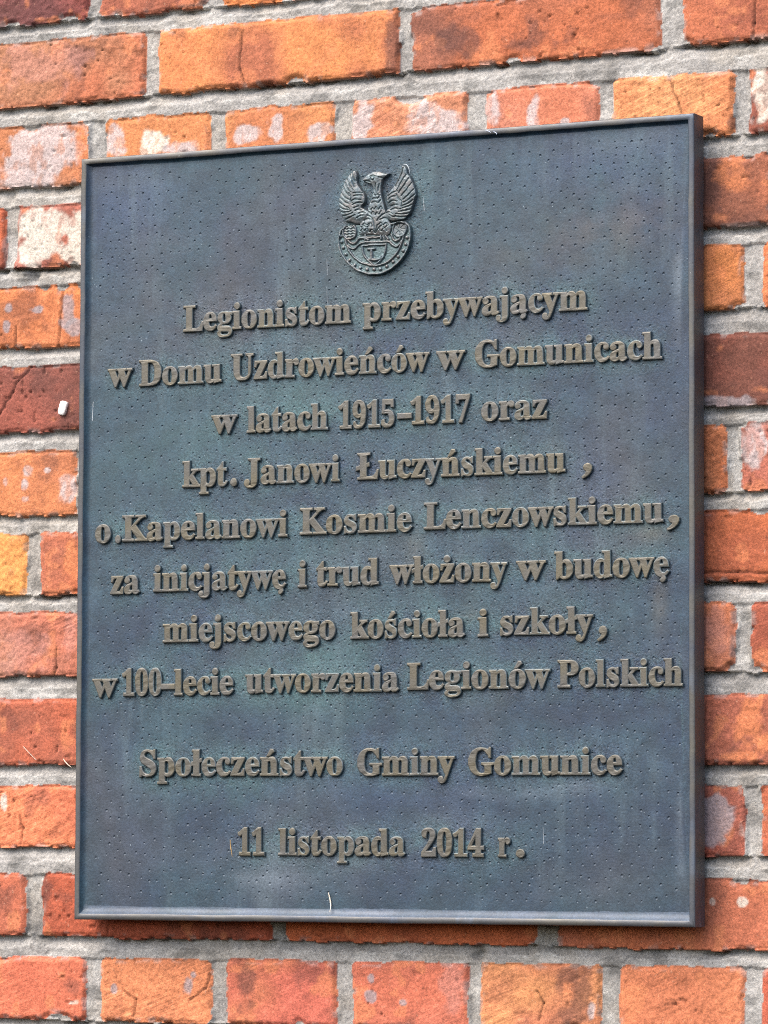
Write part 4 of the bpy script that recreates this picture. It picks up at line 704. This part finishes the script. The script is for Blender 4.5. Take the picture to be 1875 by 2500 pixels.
# ------------------------------------------------------------------ the emblem: an eagle on a beaded crescent shield
EMB = {"plate":[[-332,2726],[-363,2697],[-385,2654],[-397,2599],[-395,2536],[-376,2479],[-344,2427],[-303,2378],[-250,2332],[-188,2294],[-119,2269],[-50,2255],[18,2255],[80,2267],[142,2292],[196,2329],[251,2375],[291,2429],[318,2483],[335,2544],[342,2606],[335,2662],[314,2700],[283,2727],[236,2730],[51,2710],[-156,2722]],"body":[[-154,3115],[-130,3144],[-89,3173],[-48,3189],[14,3191],[56,3176],[90,3164],[131,3166],[107,3145],[69,3128],[50,3114],[44,3083],[41,3015],[53,2940],[70,2889],[81,2845],[91,2825],[92,2782],[126,2736],[147,2685],[140,2636],[127,2606],[72,2597],[-18,2617],[-100,2619],[-169,2620],[-183,2642],[-176,2692],[-166,2741],[-142,2765],[-94,2793],[-94,2855],[-84,2892],[-60,2934],[-48,2983],[-39,3039],[-53,3071],[-75,3081],[-95,3089],[-130,3101]],"wing_a":[[-234,3217],[-275,3182],[-317,3137],[-344,3077],[-368,3016],[-385,2954],[-381,2891],[-371,2841],[-343,2789],[-315,2753],[-273,2751],[-225,2732],[-170,2716],[-115,2751],[-73,2792],[-87,2842],[-129,2857],[-162,2878],[-129,2907],[-115,2944],[-123,2994],[-157,3040],[-192,3086],[-203,3130],[-196,3180],[-213,3209]],"wing_b":[[240,3226],[234,3177],[213,3128],[179,3062],[132,3009],[94,2974],[90,2925],[112,2886],[139,2860],[91,2831],[71,2783],[105,2744],[160,2728],[208,2737],[276,2740],[304,2769],[331,2798],[358,2871],[385,2938],[385,2993],[357,3063],[330,3127],[302,3148],[302,3179],[288,3211],[264,3228]],"ridges":[[[-332,2707],[-332,2657],[-321,2601],[-293,2518],[-258,2460],[-203,2407],[-133,2366],[-37,2340],[52,2349],[121,2376],[175,2417],[223,2482],[250,2549],[274,2610]],[[-300,2593],[-265,2560],[-231,2549],[-203,2569],[-176,2600],[-128,2602],[-66,2595],[24,2596]],[[-293,2537],[-258,2507],[-217,2507],[-186,2540],[-148,2559],[-59,2553],[51,2554],[123,2555],[147,2524],[182,2500],[216,2511],[240,2550]],[[144,2611],[158,2567],[188,2546],[223,2566],[243,2605]],[[-149,2525],[-86,2528],[-31,2534],[31,2527],[91,2528]],[[-149,2525],[-141,2466],[-106,2408],[-37,2348]],[[91,2528],[85,2459],[52,2399],[-23,2347]],[[-183,2605],[-128,2596],[-86,2578]],[[-121,2633],[-114,2595],[-117,2573]],[[30,2624],[38,2580]],[[51,2623],[75,2571]],[[72,2621],[110,2573]]],"letter":[[[-55,2483],[-56,2448],[-58,2405]],[[-53,2482],[-54,2448],[-55,2405]],[[-75,2399],[-17,2395],[35,2400]],[[38,2400],[47,2424]],[[-86,2494],[-58,2493],[-27,2492]]],"beads":[[[-355,2574],[-341,2521],[-313,2460],[-275,2405],[-223,2358],[-168,2330],[-99,2313],[-30,2309],[32,2310],[97,2331],[158,2368],[209,2412],[257,2462],[283,2519],[294,2577],[-363,2625]]],"roundel":[[[-273,2663],[226,2656]]],"grooves":[[[-268,3172],[-240,3108],[-220,3063]],[[-299,3136],[-268,3078],[-233,3032]],[[-320,3106],[-296,3055],[-261,3015]],[[-341,3070],[-309,3018],[-268,2984]],[[-358,3021],[-323,2975],[-274,2947]],[[-371,2978],[-330,2938],[-281,2910]],[[-382,2935],[-329,2898],[-274,2872]],[[-378,2891],[-329,2860],[-267,2863]],[[-371,2847],[-322,2832],[-253,2846]],[[-350,2808],[-301,2808],[-239,2827]],[[-329,2770],[-273,2785],[-211,2806]],[[-248,3196],[-234,3145],[-213,3112]],[[-233,3007],[-185,3010],[-143,3002]],[[-226,2976],[-195,2986],[-143,2977]],[[-260,2934],[-212,2950],[-157,2940]],[[-239,2901],[-198,2918],[-150,2912]],[[-225,2869],[-184,2886]],[[-212,2844],[-177,2860],[-156,2847]],[[-177,2817],[-143,2833],[-115,2819]],[[-197,2780],[-156,2797],[-122,2801]],[[-275,3010],[-247,2977],[-267,2934],[-240,2914]],[[247,3164],[220,3103],[180,3044]],[[289,3142],[241,3071],[200,3005]],[[316,3109],[268,3038],[221,2979]],[[343,3064],[296,2999],[248,2952]],[[364,3007],[317,2954],[262,2920]],[[371,2957],[324,2917],[269,2889]],[[358,2908],[310,2874],[256,2859]],[[344,2866],[290,2844],[235,2835]],[[331,2829],[276,2814],[222,2811]],[[317,2793],[256,2784],[194,2791]],[[290,2757],[229,2761],[174,2771]],[[261,3206],[241,3139],[207,3085]],[[104,2961],[159,2989],[207,2998]],[[111,2930],[159,2952],[194,2949]],[[118,2898],[160,2914],[201,2906]],[[132,2866],[173,2876],[208,2874]],[[139,2835],[180,2845],[215,2836]],[[91,2807],[126,2817],[160,2796]],[[126,2792],[153,2766],[194,2776]],[[200,2968],[214,2930],[255,2902],[249,2853]],[[-36,2995],[-23,2969],[15,2985],[29,2966]],[[-57,2940],[-26,2951],[15,2942],[30,2972]],[[-53,2909],[-19,2919],[16,2898],[36,2928]],[[-81,2873],[-60,2834],[-39,2871],[-25,2839],[-5,2875],[16,2830],[40,2878],[57,2846]],[[-77,2829],[-53,2800],[-32,2833],[-11,2788],[3,2824],[23,2792],[47,2828]],[[-94,2799],[-49,2775],[-25,2739]],[[81,2807],[30,2773],[6,2743]],[[-142,2715],[-121,2732],[-87,2705],[-59,2729],[-42,2696]],[[-176,2717],[-156,2684],[-128,2720],[-94,2681],[-66,2710]],[[16,2705],[51,2728],[64,2690],[92,2726],[112,2694]],[[17,2674],[51,2703],[78,2664],[112,2700]],[[-28,2739],[-18,2689],[-11,2632],[9,2706]],[[-169,2642],[-142,2684],[-121,2648],[-94,2687],[-73,2636],[-45,2678],[-18,2623],[16,2681],[44,2635],[71,2677],[99,2645]],[[-183,2674],[-155,2653]],[[-6,3080],[-19,3031],[1,2980]],[[22,3072],[15,3017]],[[-151,3107],[-102,3108],[-68,3097]],[[-68,3147],[-48,3155],[-20,3150],[21,3131],[49,3123]],[[-128,2751],[-87,2774],[-53,2756]],[[37,2751],[78,2770],[119,2746]]],"eye":[[[-44,3129]]],"roundel_r":[62]}

def segdist(X, Z, pts, closed=False):
    D = np.full(X.shape, 1e9)
    P = list(pts) + ([pts[0]] if closed else [])
    for (ax, az), (bx, bz) in zip(P[:-1], P[1:]):
        ux, uz = bx - ax, bz - az; L2 = ux * ux + uz * uz + 1e-18
        t = np.clip(((X - ax) * ux + (Z - az) * uz) / L2, 0, 1)
        D = np.minimum(D, np.hypot(X - ax - t * ux, Z - az - t * uz))
    return D

def inside(X, Z, pts):
    ins = np.zeros(X.shape, bool); n = len(pts)
    for k in range(n):
        (ax, az), (bx, bz) = pts[k], pts[(k + 1) % n]
        c = ((az > Z) != (bz > Z))
        xi = (bx - ax) * (Z - az) / ((bz - az) if bz != az else 1e-12) + ax
        ins ^= c & (X < xi)
    return ins

def smooth_closed(pts, it=2):
    for _ in range(it):
        q = []
        for k in range(len(pts)):
            (ax, az), (bx, bz) = pts[k], pts[(k + 1) % len(pts)]
            q += [(ax * .75 + bx * .25, az * .75 + bz * .25), (ax * .25 + bx * .75, az * .25 + bz * .75)]
        pts = q
    return pts

def smooth_open(pts, it=2):
    for _ in range(it):
        if len(pts) < 3:
            return pts
        q = [pts[0]]
        for k in range(len(pts) - 1):
            (ax, az), (bx, bz) = pts[k], pts[k + 1]
            q += [(ax * .75 + bx * .25, az * .75 + bz * .25), (ax * .25 + bx * .75, az * .25 + bz * .75)]
        q.append(pts[-1]); pts = q
    return pts

def emblem():
    mm = lambda L: [(x / 1e4, z / 1e4) for x, z in L]
    plate = smooth_closed(mm(EMB['plate']))
    eagle = [smooth_closed(mm(EMB[k]), 1) for k in ('body', 'wing_a', 'wing_b')]
    allp = plate + sum(eagle, [])
    x0, x1 = min(p[0] for p in allp) - .003, max(p[0] for p in allp) + .003
    z0, z1 = min(p[1] for p in allp) - .003, max(p[1] for p in allp) + .003
    st = 0.00034
    xs = np.arange(x0, x1, st); zs = np.arange(z0, z1, st)
    X, Z = np.meshgrid(xs, zs)
    jx = X + (vnoise(X, Z, 0.003, 200) - .5) * 0.0006; jz = Z + (vnoise(X, Z, 0.003, 201) - .5) * 0.0006
    def sd(poly):
        d = segdist(jx, jz, poly, True); return np.where(inside(jx, jz, poly), -d, d)
    sp = sd(plate)
    ridge = lambda L, r, h: h * np.clip(1.35 - segdist(jx, jz, L) / r, 0, 1) ** 0.7
    Hp = 0.0030 * sstep(0.0004, -0.0007, sp)
    ins = sp < 0
    Hp = Hp + 0.0016 * sstep(-0.0026, -0.0018, sp) * sstep(0.0, -0.0007, sp) * (Z < np.where(X < EMB['roundel'][0][0][0] / 1e4 + 0.015, EMB['roundel'][0][0][1] / 1e4 + 0.003, EMB['roundel'][0][1][1] / 1e4 + 0.012))      # outer rim
    R = np.zeros(X.shape)
    for r in EMB['ridges']:
        R = np.maximum(R, ridge(smooth_open(mm(r)), 0.00095, 0.0016))
    for (bx, bz) in mm(EMB['beads'][0]):
        q = np.hypot(jx - bx, jz - bz) / 0.0017
        R = np.maximum(R, 0.0014 * np.sqrt(np.clip(1 - q * q, 0, 1)))
    rr = EMB['roundel_r'][0] / 1e4 * 1.2
    for n, (bx, bz) in enumerate(mm(EMB['roundel'][0])):
        q = np.hypot((jx - bx) / 0.95, jz - bz)
        R = np.where(q < rr, 0.0009, R)
        R = np.maximum(R, 0.0019 * np.clip(1.3 - np.abs(q - rr * 0.92) / 0.0010, 0, 1) ** 0.7)
        if n == 0:
            for k in range(-2, 3):
                R = R - 0.0009 * np.exp(-((jz - bz - k * rr * 0.33 + 0.0004 * np.sin((jx - bx) * 1500)) / 0.00042) ** 2) * (q < rr * 0.78)
        else:
            th = np.arctan2(jz - bz, jx - bx)
            R = R - 0.0010 * np.exp(-(np.abs(np.sin(th * 4)) * q / 0.00050) ** 2) * (q < rr * 0.78) * (q > 0.0011)
    L = np.zeros(X.shape)
    for r in EMB['letter']:
        L = np.maximum(L, ridge(smooth_open(mm(r), 1), r[0][2] / 1e5 if len(r[0]) > 2 else 0.0012, 0.0018))
    Hp = Hp + np.maximum(R, L) * sstep(0.0002, -0.0008, sp)
    se = np.minimum.reduce([sd(e) for e in eagle])
    He = 0.0042 * sstep(0.0003, -0.0006, se) + np.minimum(np.clip(-se, 0, 1) * 0.28, 0.0015)
    G = np.zeros(X.shape)
    for g in EMB['grooves']:
        G = np.maximum(G, np.exp(-(segdist(jx, jz, smooth_open(mm(g))) / 0.00046) ** 2))
    (ex, ez), = mm(EMB['eye'][0])
    q = np.hypot(jx - ex, jz - ez)
    G = np.maximum(G, np.exp(-((q - 0.0017) / 0.0004) ** 2))
    He = He - G * 0.0010 * (se < -0.0002)
    lab = (se < 0.0002) & (He > Hp - 0.0004)
    H = np.where(lab, He, np.maximum(Hp, 0))
    H = H + (vnoise(X, Z, 0.0012, 210) - .5) * 0.00022 * (H > 0.001)
    rec = np.clip(np.where(lab, G * 0.9, sstep(0.0040, 0.0031, H)), 0, 1)
    co = np.stack([X, YP + 0.0003 - H, Z], -1).reshape(-1, 3)
    cc = np.repeat(rec.reshape(-1, 1), 3, 1)
    nz, nx = X.shape
    idx = np.arange(nx * nz).reshape(nz, nx)
    F = np.stack([idx[:-1, :-1], idx[:-1, 1:], idx[1:, 1:], idx[1:, :-1]], -1).reshape(-1, 4)
    hm = H.reshape(-1)[F].max(1) > 0.0002
    le = lab.reshape(-1)[F].sum(1) >= 2
    a, b, c = compact(co, F[hm & ~le], cc)
    em = link('emblem', mesh_from_arrays('emblem', a, b, c), M_EMB, PLAQUE)
    a, b, c = compact(co, F[hm & le], cc)
    link('eagle', mesh_from_arrays('eagle', a, b, c), M_EMB, em)
    POLYS.append(plate); POLYS.extend(eagle)

emblem()

# ------------------------------------------------------------------ panel with punched pits
WX2, WZ2 = 0.6094 / 2, 0.350
RIMW, SLP = 0.0056, 0.0046
IX, IZ = WX2 - RIMW - 0.0012, WZ2 - RIMW - 0.0012
# drifting patina tints, stains and pale wiped marks: kind, x, z, radii (1/10 mm), strength
TINT = [["p",2283,2609,766,263,0.6],["p",-1339,2002,1064,451,0.4],["p",-2191,2649,383,226,0.4],["b",-2495,3122,511,714,0.6],["b",2206,3118,936,414,0.55],["d",1701,339,1064,752,0.2],["t",-655,-1126,638,226,0.6],["t",-900,-1416,979,263,0.6],["t",-1475,-2219,936,301,0.6],["t",-1749,676,936,414,0.4],["t",-833,1087,1106,301,0.5],["t",-1115,-123,1021,226,0.4],["t",718,-714,936,188,0.35],["t",513,996,638,226,0.4],["o",-345,2396,426,752,0.3],["o",1621,2431,851,301,0.3],["w",-1054,-3134,596,135,0.6],["w",1314,-2353,809,60,0.6],["w",1898,-2293,468,60,0.5],["w",-890,-2896,1277,188,0.3],["w",764,-2656,383,226,0.3],["d",-2564,-3145,936,639,0.55],["d",2206,-3041,936,564,0.45],["d",305,2653,1064,602,0.3],["w",2897,2073,68,451,0.5],["w",2890,-2757,34,376,0.6],["w",-2976,606,34,1316,0.45],["w",-3011,1858,26,489,0.5],["o",2627,-117,170,94,0.6],["o",356,-199,106,150,0.5],["o",917,-772,106,113,0.5],["o",2703,-755,77,226,0.4],["t",466,2938,170,451,0.5],["d",-479,-3239,2979,94,0.4],["b",1314,-2192,851,226,0.4],["b",-78,-2332,851,150,0.4],["w",2206,3334,426,113,0.3],["w",-2497,3274,468,75,0.25],["d",-1770,3303,2128,45,0.5]]
def panel():
    st = 0.001
    gx = np.arange(-IX - .005, IX + .005, st); gz = np.arange(-IZ - .005, IZ + .005, st)
    mask = np.zeros((len(gz), len(gx)), bool)
    for p in POLYS:
        px = [q[0] for q in p]; pz = [q[1] for q in p]
        j0, j1 = np.searchsorted(gx, [min(px) - .001, max(px) + .001]); i0, i1 = np.searchsorted(gz, [min(pz) - .001, max(pz) + .001])
        X, Z = np.meshgrid(gx[j0:j1], gz[i0:i1])
        mask[i0:i1, j0:j1] |= inside(X, Z, p)
    def dil(m, n):
        for _ in range(n):
            q = m.copy(); q[1:] |= m[:-1]; q[:-1] |= m[1:]; q[:, 1:] |= m[:, :-1]; q[:, :-1] |= m[:, 1:]; m = q
        return m
    block = dil(mask, 3)
    near = dil(mask, 5).astype(float)
    for _ in range(3):
        for ax in (0, 1):
            cs = np.cumsum(np.pad(near, [(9, 8) if a == ax else (0, 0) for a in (0, 1)], mode='edge'), ax)
            n = near.shape[ax]
            near = (np.take(cs, np.arange(17, 17 + n), ax, mode='clip') - np.take(cs, np.arange(0, n), ax)) / 17
    # dart-throwing for the pits
    cell = 0.0065; pts = []; grid = {}
    r = random.Random(3)
    for _ in range(60000):
        x, z = r.uniform(-IX + .012, IX - .009), r.uniform(-IZ + .013, IZ - .011)
        i, j = int((z - gz[0]) / st), int((x - gx[0]) / st)
        if block[i, j]:
            continue
        dmin = 0.0072 + 0.0022 * (0.5 + 0.5 * math.sin(x * 23 + 1.3 * math.sin(z * 17))) - (0.0018 if r.random() < .12 else 0)
        ci, cj = int(x // cell), int(z // cell); ok = True
        for u in (-2, -1, 0, 1, 2):
            for v in (-2, -1, 0, 1, 2):
                for (qx, qz) in grid.get((ci + u, cj + v), ()):
                    if (qx - x) ** 2 + (qz - z) ** 2 < dmin * dmin:
                        ok = False
        if ok:
            pts.append((x, z)); grid.setdefault((ci, cj), []).append((x, z))
    V = []; E = []; kind = []
    def ring(x, z, rad, n, k, ph):
        b = len(V)
        for q in range(n):
            t = 2 * math.pi * q / n + ph
            V.append(Vector((x + rad * math.cos(t), z + rad * math.sin(t)))); kind.append(k)
        for q in range(n):
            E.append((b + q, b + (q + 1) % n))
    for x, z in pts:
        ph = r.random(); s = r.uniform(0.72, 1.2)
        ring(x, z, 0.00125 * s, 8, 0, ph)
        V.append(Vector((x + 0.0001, z + 0.0004 * s))); kind.append(s)
    b = len(V)
    for x, z in ((-IX, -IZ), (IX, -IZ), (IX, IZ), (-IX, IZ)):
        V.append(Vector((x, z))); kind.append(0)
    E += [(b, b + 1), (b + 1, b + 2), (b + 2, b + 3), (b + 3, b)]
    gxs = np.arange(-IX + .006, IX - .003, .007); gzs = np.arange(-IZ + .006, IZ - .003, .007)
    for x in gxs:
        for z in gzs:
            x_, z_ = x + r.uniform(-.001, .001), z + r.uniform(-.001, .001)
            ci, cj = int(x_ // cell), int(z_ // cell)
            if all((qx - x_) ** 2 + (qz - z_) ** 2 > 0.0019 ** 2 for u in (-1, 0, 1) for v in (-1, 0, 1) for (qx, qz) in grid.get((ci + u, cj + v), ())):
                V.append(Vector((x_, z_))); kind.append(0)
    res = geometry.delaunay_2d_cdt(V, E, [], 1, 1e-7)
    vs, fs, ov = res[0], res[2], res[3]
    co = []; pd = []; nr = []
    for v, o in zip(vs, ov):
        k = max((kind[q] for q in o), default=0)
        co.append((v.x, YP + 0.00135 * k, v.y)); pd.append(1.0 if k else 0.0)
        i, j = min(int((v.y - gz[0]) / st), len(gz) - 1), min(int((v.x - gx[0]) / st), len(gx) - 1)
        nr.append(float(near[i, j]))
    fs = np.array([f for f in fs if len(f) == 3])
    co = np.array(co)
    n = np.cross(co[fs[:, 1]] - co[fs[:, 0]], co[fs[:, 2]] - co[fs[:, 0]])[:, 1]
    fs[n > 0] = fs[n > 0][:, ::-1]
    me = mesh_from_arrays('panel', co, fs, None, False)
    for nm, arr in (('near', nr), ('pit', pd)):
        at = me.attributes.new(nm, 'FLOAT', 'POINT'); at.data.foreach_set('value', np.array(arr, np.float32))
    TC = {'p': (0.064, 0.054, 0.054), 'b': (0.029, 0.048, 0.098), 't': (0.042, 0.096, 0.098), 'w': (0.135, 0.165, 0.195), 'd': (0.016, 0.026, 0.040), 'o': (0.090, 0.078, 0.056)}
    tint = np.zeros((len(co), 4)); tint[:, :3] = (0.05, 0.07, 0.09)
    for kd, px, pz, rx, rz, s in TINT:
        px, pz, rx, rz = px / 1e4, pz / 1e4, rx / 1e4, rz / 1e4
        w = s * np.exp(-(((co[:, 0] - px) / rx) ** 2 + ((co[:, 2] - pz) / rz) ** 2))
        k = (w / np.maximum(w + tint[:, 3], 1e-6))[:, None]
        tint[:, :3] = tint[:, :3] * (1 - k) + np.array(TC[kd]) * k
        tint[:, 3] = np.maximum(tint[:, 3], w)
    at = me.color_attributes.new('tint', 'FLOAT_COLOR', 'POINT')
    at.data.foreach_set('color', tint.astype(np.float32).ravel())
    link('panel', me, M_PANEL, PLAQUE)
    return len(pts)

NP = panel()

# ------------------------------------------------------------------ rim with drafted inner slope, and the plate's edge and back
def border():
    YB = -0.008
    # profile from the back edge over the face to the foot of the slope: (inset, y, dirt)
    prof = [(0.0, YB), (0.0, YF + 0.0012), (0.0003, YF + 0.0005), (0.0009, YF + 0.0001), (0.0030, YF), (RIMW - 0.0008, YF + 0.0001),
            (RIMW - 0.0002, YF + 0.0005)]
    for k in range(1, 11):                      # slope running out in a fillet
        t = k / 10
        prof.append((-t, YF + 0.0005 + (0.0045 - 0.0005 + 0.00005) * (1 - (1 - t) ** 2.4)))
    path = []
    n1, n2 = 120, 140
    cs = [(-1, -1), (1, -1), (1, 1), (-1, 1)]
    for k in range(4):
        a_, b_ = cs[k], cs[(k + 1) % 4]
        n = n1 if k % 2 == 0 else n2
        for q in range(n):
            t = q / n
            path.append((a_[0] + (b_[0] - a_[0]) * t, a_[1] + (b_[1] - a_[1]) * t, k))
    co = []; np_ = len(prof)
    for (u, v, k) in path:
        for (ins, y) in prof:
            if ins < 0:
                sx = 0.0062 + (0.0026 - 0.0062) * (u + 1) / 2; sz = 0.0082 + (0.0036 - 0.0082) * (v + 1) / 2
                insx, insz = RIMW - 0.0002 - ins * sx, RIMW - 0.0002 - ins * sz
                foot = ins < -0.95
                ins = 0.0051
            else:
                insx = insz = ins; foot = False
            x, z = u * (WX2 - insx), v * (WZ2 - insz)
            w = 0.00022 * (vnoise(np.array([x * 1.0]), np.array([z]), 0.05, 301)[0] - .5) * 2 + 0.00012 * (vnoise(np.array([x]), np.array([z]), 0.009, 302)[0] - .5) * 2
            if ins > 0.004:
                x += w * 1.5; z += w * 1.5
            else:
                x += w; z += w * 0.7
            if foot:
                y = YP + 0.0002
            co.append((x, y + (w * 0.4 if 0 < ins < RIMW else 0), z))
    n = len(path); F = []
    for i in range(n):
        j = (i + 1) % n
        for k in range(np_ - 1):
            F.append((i * np_ + k, j * np_ + k, j * np_ + k + 1, i * np_ + k + 1))
    me = mesh_from_arrays('raised_border', np.array(co), np.array(F))
    bm = bmesh.new(); bm.from_mesh(me)
    bmesh.ops.recalc_face_normals(bm, faces=bm.faces)
    f = max(bm.faces, key=lambda q: q.calc_center_median().x)
    if f.normal.x < 0:
        bmesh.ops.reverse_faces(bm, faces=bm.faces)
    for e in bm.edges:
        if len(e.link_faces) == 2 and e.calc_face_angle(0) > 0.6:
            e.smooth = False
    bm.to_mesh(me); bm.free()
    o = link('raised_border', me, M_RIM, PLAQUE)
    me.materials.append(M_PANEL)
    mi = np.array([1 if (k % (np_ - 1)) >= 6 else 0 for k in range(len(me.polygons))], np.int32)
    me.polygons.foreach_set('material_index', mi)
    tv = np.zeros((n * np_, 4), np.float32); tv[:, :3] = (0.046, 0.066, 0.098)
    for i_, (u_, v_, k_) in enumerate(path):     # sky reflection on the bottom ledge, painted in as a bluish tint
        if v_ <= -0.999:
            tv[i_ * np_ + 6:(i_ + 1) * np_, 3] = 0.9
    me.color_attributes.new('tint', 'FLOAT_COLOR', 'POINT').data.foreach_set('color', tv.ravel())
    back = bpy.data.meshes.new('back_plate')
    bm = bmesh.new()
    bmesh.ops.create_cube(bm, size=1.0)
    for v in bm.verts:
        v.co = (v.co.x * (2 * WX2 - 0.0012), (YB + 0.0004) if v.co.y > 0 else (YB - 0.009), v.co.z * (2 * WZ2 - 0.0012))
    bm.to_mesh(back); bm.free()
    link('back_plate', back, M_RIM, PLAQUE)
    for sx in (-1, 1):
        for sz in (-1, 1):
            bm = bmesh.new()
            bmesh.ops.create_cone(bm, cap_ends=True, segments=16, radius1=.006, radius2=.006, depth=0.034)
            bmesh.ops.rotate(bm, verts=bm.verts, matrix=Matrix.Rotation(math.pi / 2, 3, 'X'))
            bmesh.ops.translate(bm, verts=bm.verts, vec=(sx * .24, 0.008, sz * .29))
            me = bpy.data.meshes.new('mounting_pin'); bm.to_mesh(me); bm.free()
            link('mounting_pin', me, M_STEEL, PLAQUE)

border()

# ------------------------------------------------------------------ small things caught on wall and plaque
def pebble(name, loc, size, mat, rot, seed):
    bm = bmesh.new()
    bmesh.ops.create_cube(bm, size=1.0)
    bmesh.ops.subdivide_edges(bm, edges=bm.edges, cuts=3, use_grid_fill=True)
    r = random.Random(seed)
    for v in bm.verts:
        p = v.co.copy()
        s = 1 / max(1.0, (abs(p.x * 2) ** 5 + abs(p.y * 2) ** 5 + abs(p.z * 2) ** 5) ** 0.2 / 1.0)
        v.co = Vector((p.x * size[0], p.y * size[1], p.z * size[2])) * s * r.uniform(0.93, 1.05)
    me = bpy.data.meshes.new(name); bm.to_mesh(me); bm.free()
    for p in me.polygons:
        p.use_smooth = True
    o = link(name, me, mat); o.location = loc; o.rotation_euler = rot
    return o

def stem(name, pts, rad, mat):
    cu = bpy.data.curves.new(name, 'CURVE'); cu.dimensions = '3D'; cu.bevel_depth = 1.0; cu.bevel_resolution = 2; cu.use_fill_caps = True
    sp = cu.splines.new('NURBS'); sp.points.add(len(pts) - 1); sp.use_endpoint_u = True; sp.order_u = 3
    for q, p, rr in zip(sp.points, pts, rad):
        q.co = (*p, 1); q.radius = rr
    tmp = bpy.data.objects.new(name, cu); COL.objects.link(tmp)
    dg = bpy.context.evaluated_depsgraph_get(); dg.update()
    me = bpy.data.meshes.new_from_object(tmp.evaluated_get(dg))
    bpy.data.objects.remove(tmp); bpy.data.curves.remove(cu)
    me.name = name; me.materials.clear()
    c = sum((v.co for v in me.vertices), Vector()) / len(me.vertices)
    for v in me.vertices:
        v.co -= c
    o = link(name, me, mat); o.location = c
    return o

thing(pebble('stone_chip', (-0.3379, -0.0012, ZC + 0.1225), (0.0082, 0.006, 0.0135), M_CHIP, (0, 0.22, 0), 4),
      'small white stone chip lodged in the dark red brick left of the plaque', 'stone chip')
z = lambda v: ZC + v
thing(stem('straw', [(-0.0465, YP - .0012, z(-.3235)), (-0.0452, YP - .0008, z(-.3290)), (-0.0438, YP - .0010, z(-.3350)), (-0.0432, YF - .0004, z(-.3405))],
           [.00035, .00075, .0005, .00022], M_STRAW), 'white straw stuck to the foot of the plaque panel above its bottom rim', 'straw')
thing(stem('bristle', [(-0.3770, -.0022, z(-.1912)), (-0.3700, -.0030, z(-.1975)), (-0.3628, -.0018, z(-.2040))], [.0002, .0003, .0002], M_STRAW),
      'thin slanting pale bristle clinging to the brick left of the plaque, low down', 'bristle')
thing(stem('bristle', [(-0.3330, -.0035, z(-.2030)), (-0.3290, -.0050, z(-.2077)), (-0.3240, -.0040, z(-.2110))], [.0002, .0007, .0002], M_STRAW),
      'short white flake of chaff under the brick beside the left rim of the plaque', 'bristle')

M_LIME = mat_simple('lime_run', (0.24, 0.28, 0.31), (0.42, 0.45, 0.46))
M_RUST = mat_simple('rust_stain', (0.25, 0.15, 0.05), (0.38, 0.25, 0.10))
M_BLUE = mat_simple('pale_blue_paint', (0.35, 0.42, 0.58), (0.58, 0.62, 0.70))
def part_stem(name, pts, rad, mat):
    o = stem(name, pts, rad, mat)
    o.parent = PLAQUE
    return o
for nm, pts, rad, mt in [["lime_run",[[-2918,1247],[-2921,1172],[-2925,1069]],[20,35,45],"l"],["lime_run",[[442,2932],[446,2865],[450,2814]],[12,25,35],"l"],["lime_run",[[-518,2435],[-514,2368],[-513,2286]],[8,25,15],"l"],["lime_run",[[-517,2183],[-512,2072],[-508,1960]],[12,15,6],"l"],["lime_run",[[1611,-2648],[1615,-2726],[1615,-2796]],[8,18,20],"l"],["lime_run",[[-1360,-2021],[-1355,-2073],[-1355,-2183]],[25,32,25],"l"],["lime_run",[[246,3239],[271,3244],[303,3198],[303,3154]],[30,45,50,25],"l"],["rust_streak",[[-1463,-2770],[-1458,-2836],[-1449,-2866],[-1441,-2924]],[25,60,45,15],"r"],["paint_fleck",[[1070,3478],[1094,3483],[1118,3460]],[25,32,15],"b"],["paint_fleck",[[1142,3465],[1170,3463],[1178,3441]],[22,38,28],"b"]]:
    part_stem(nm, [(x / 1e4, (YF if nm == 'paint_fleck' else YP) - 0.00005, zz / 1e4) for x, zz in pts], [q / 1e5 for q in rad],
              {'l': M_LIME, 'r': M_RUST, 'b': M_BLUE}[mt])
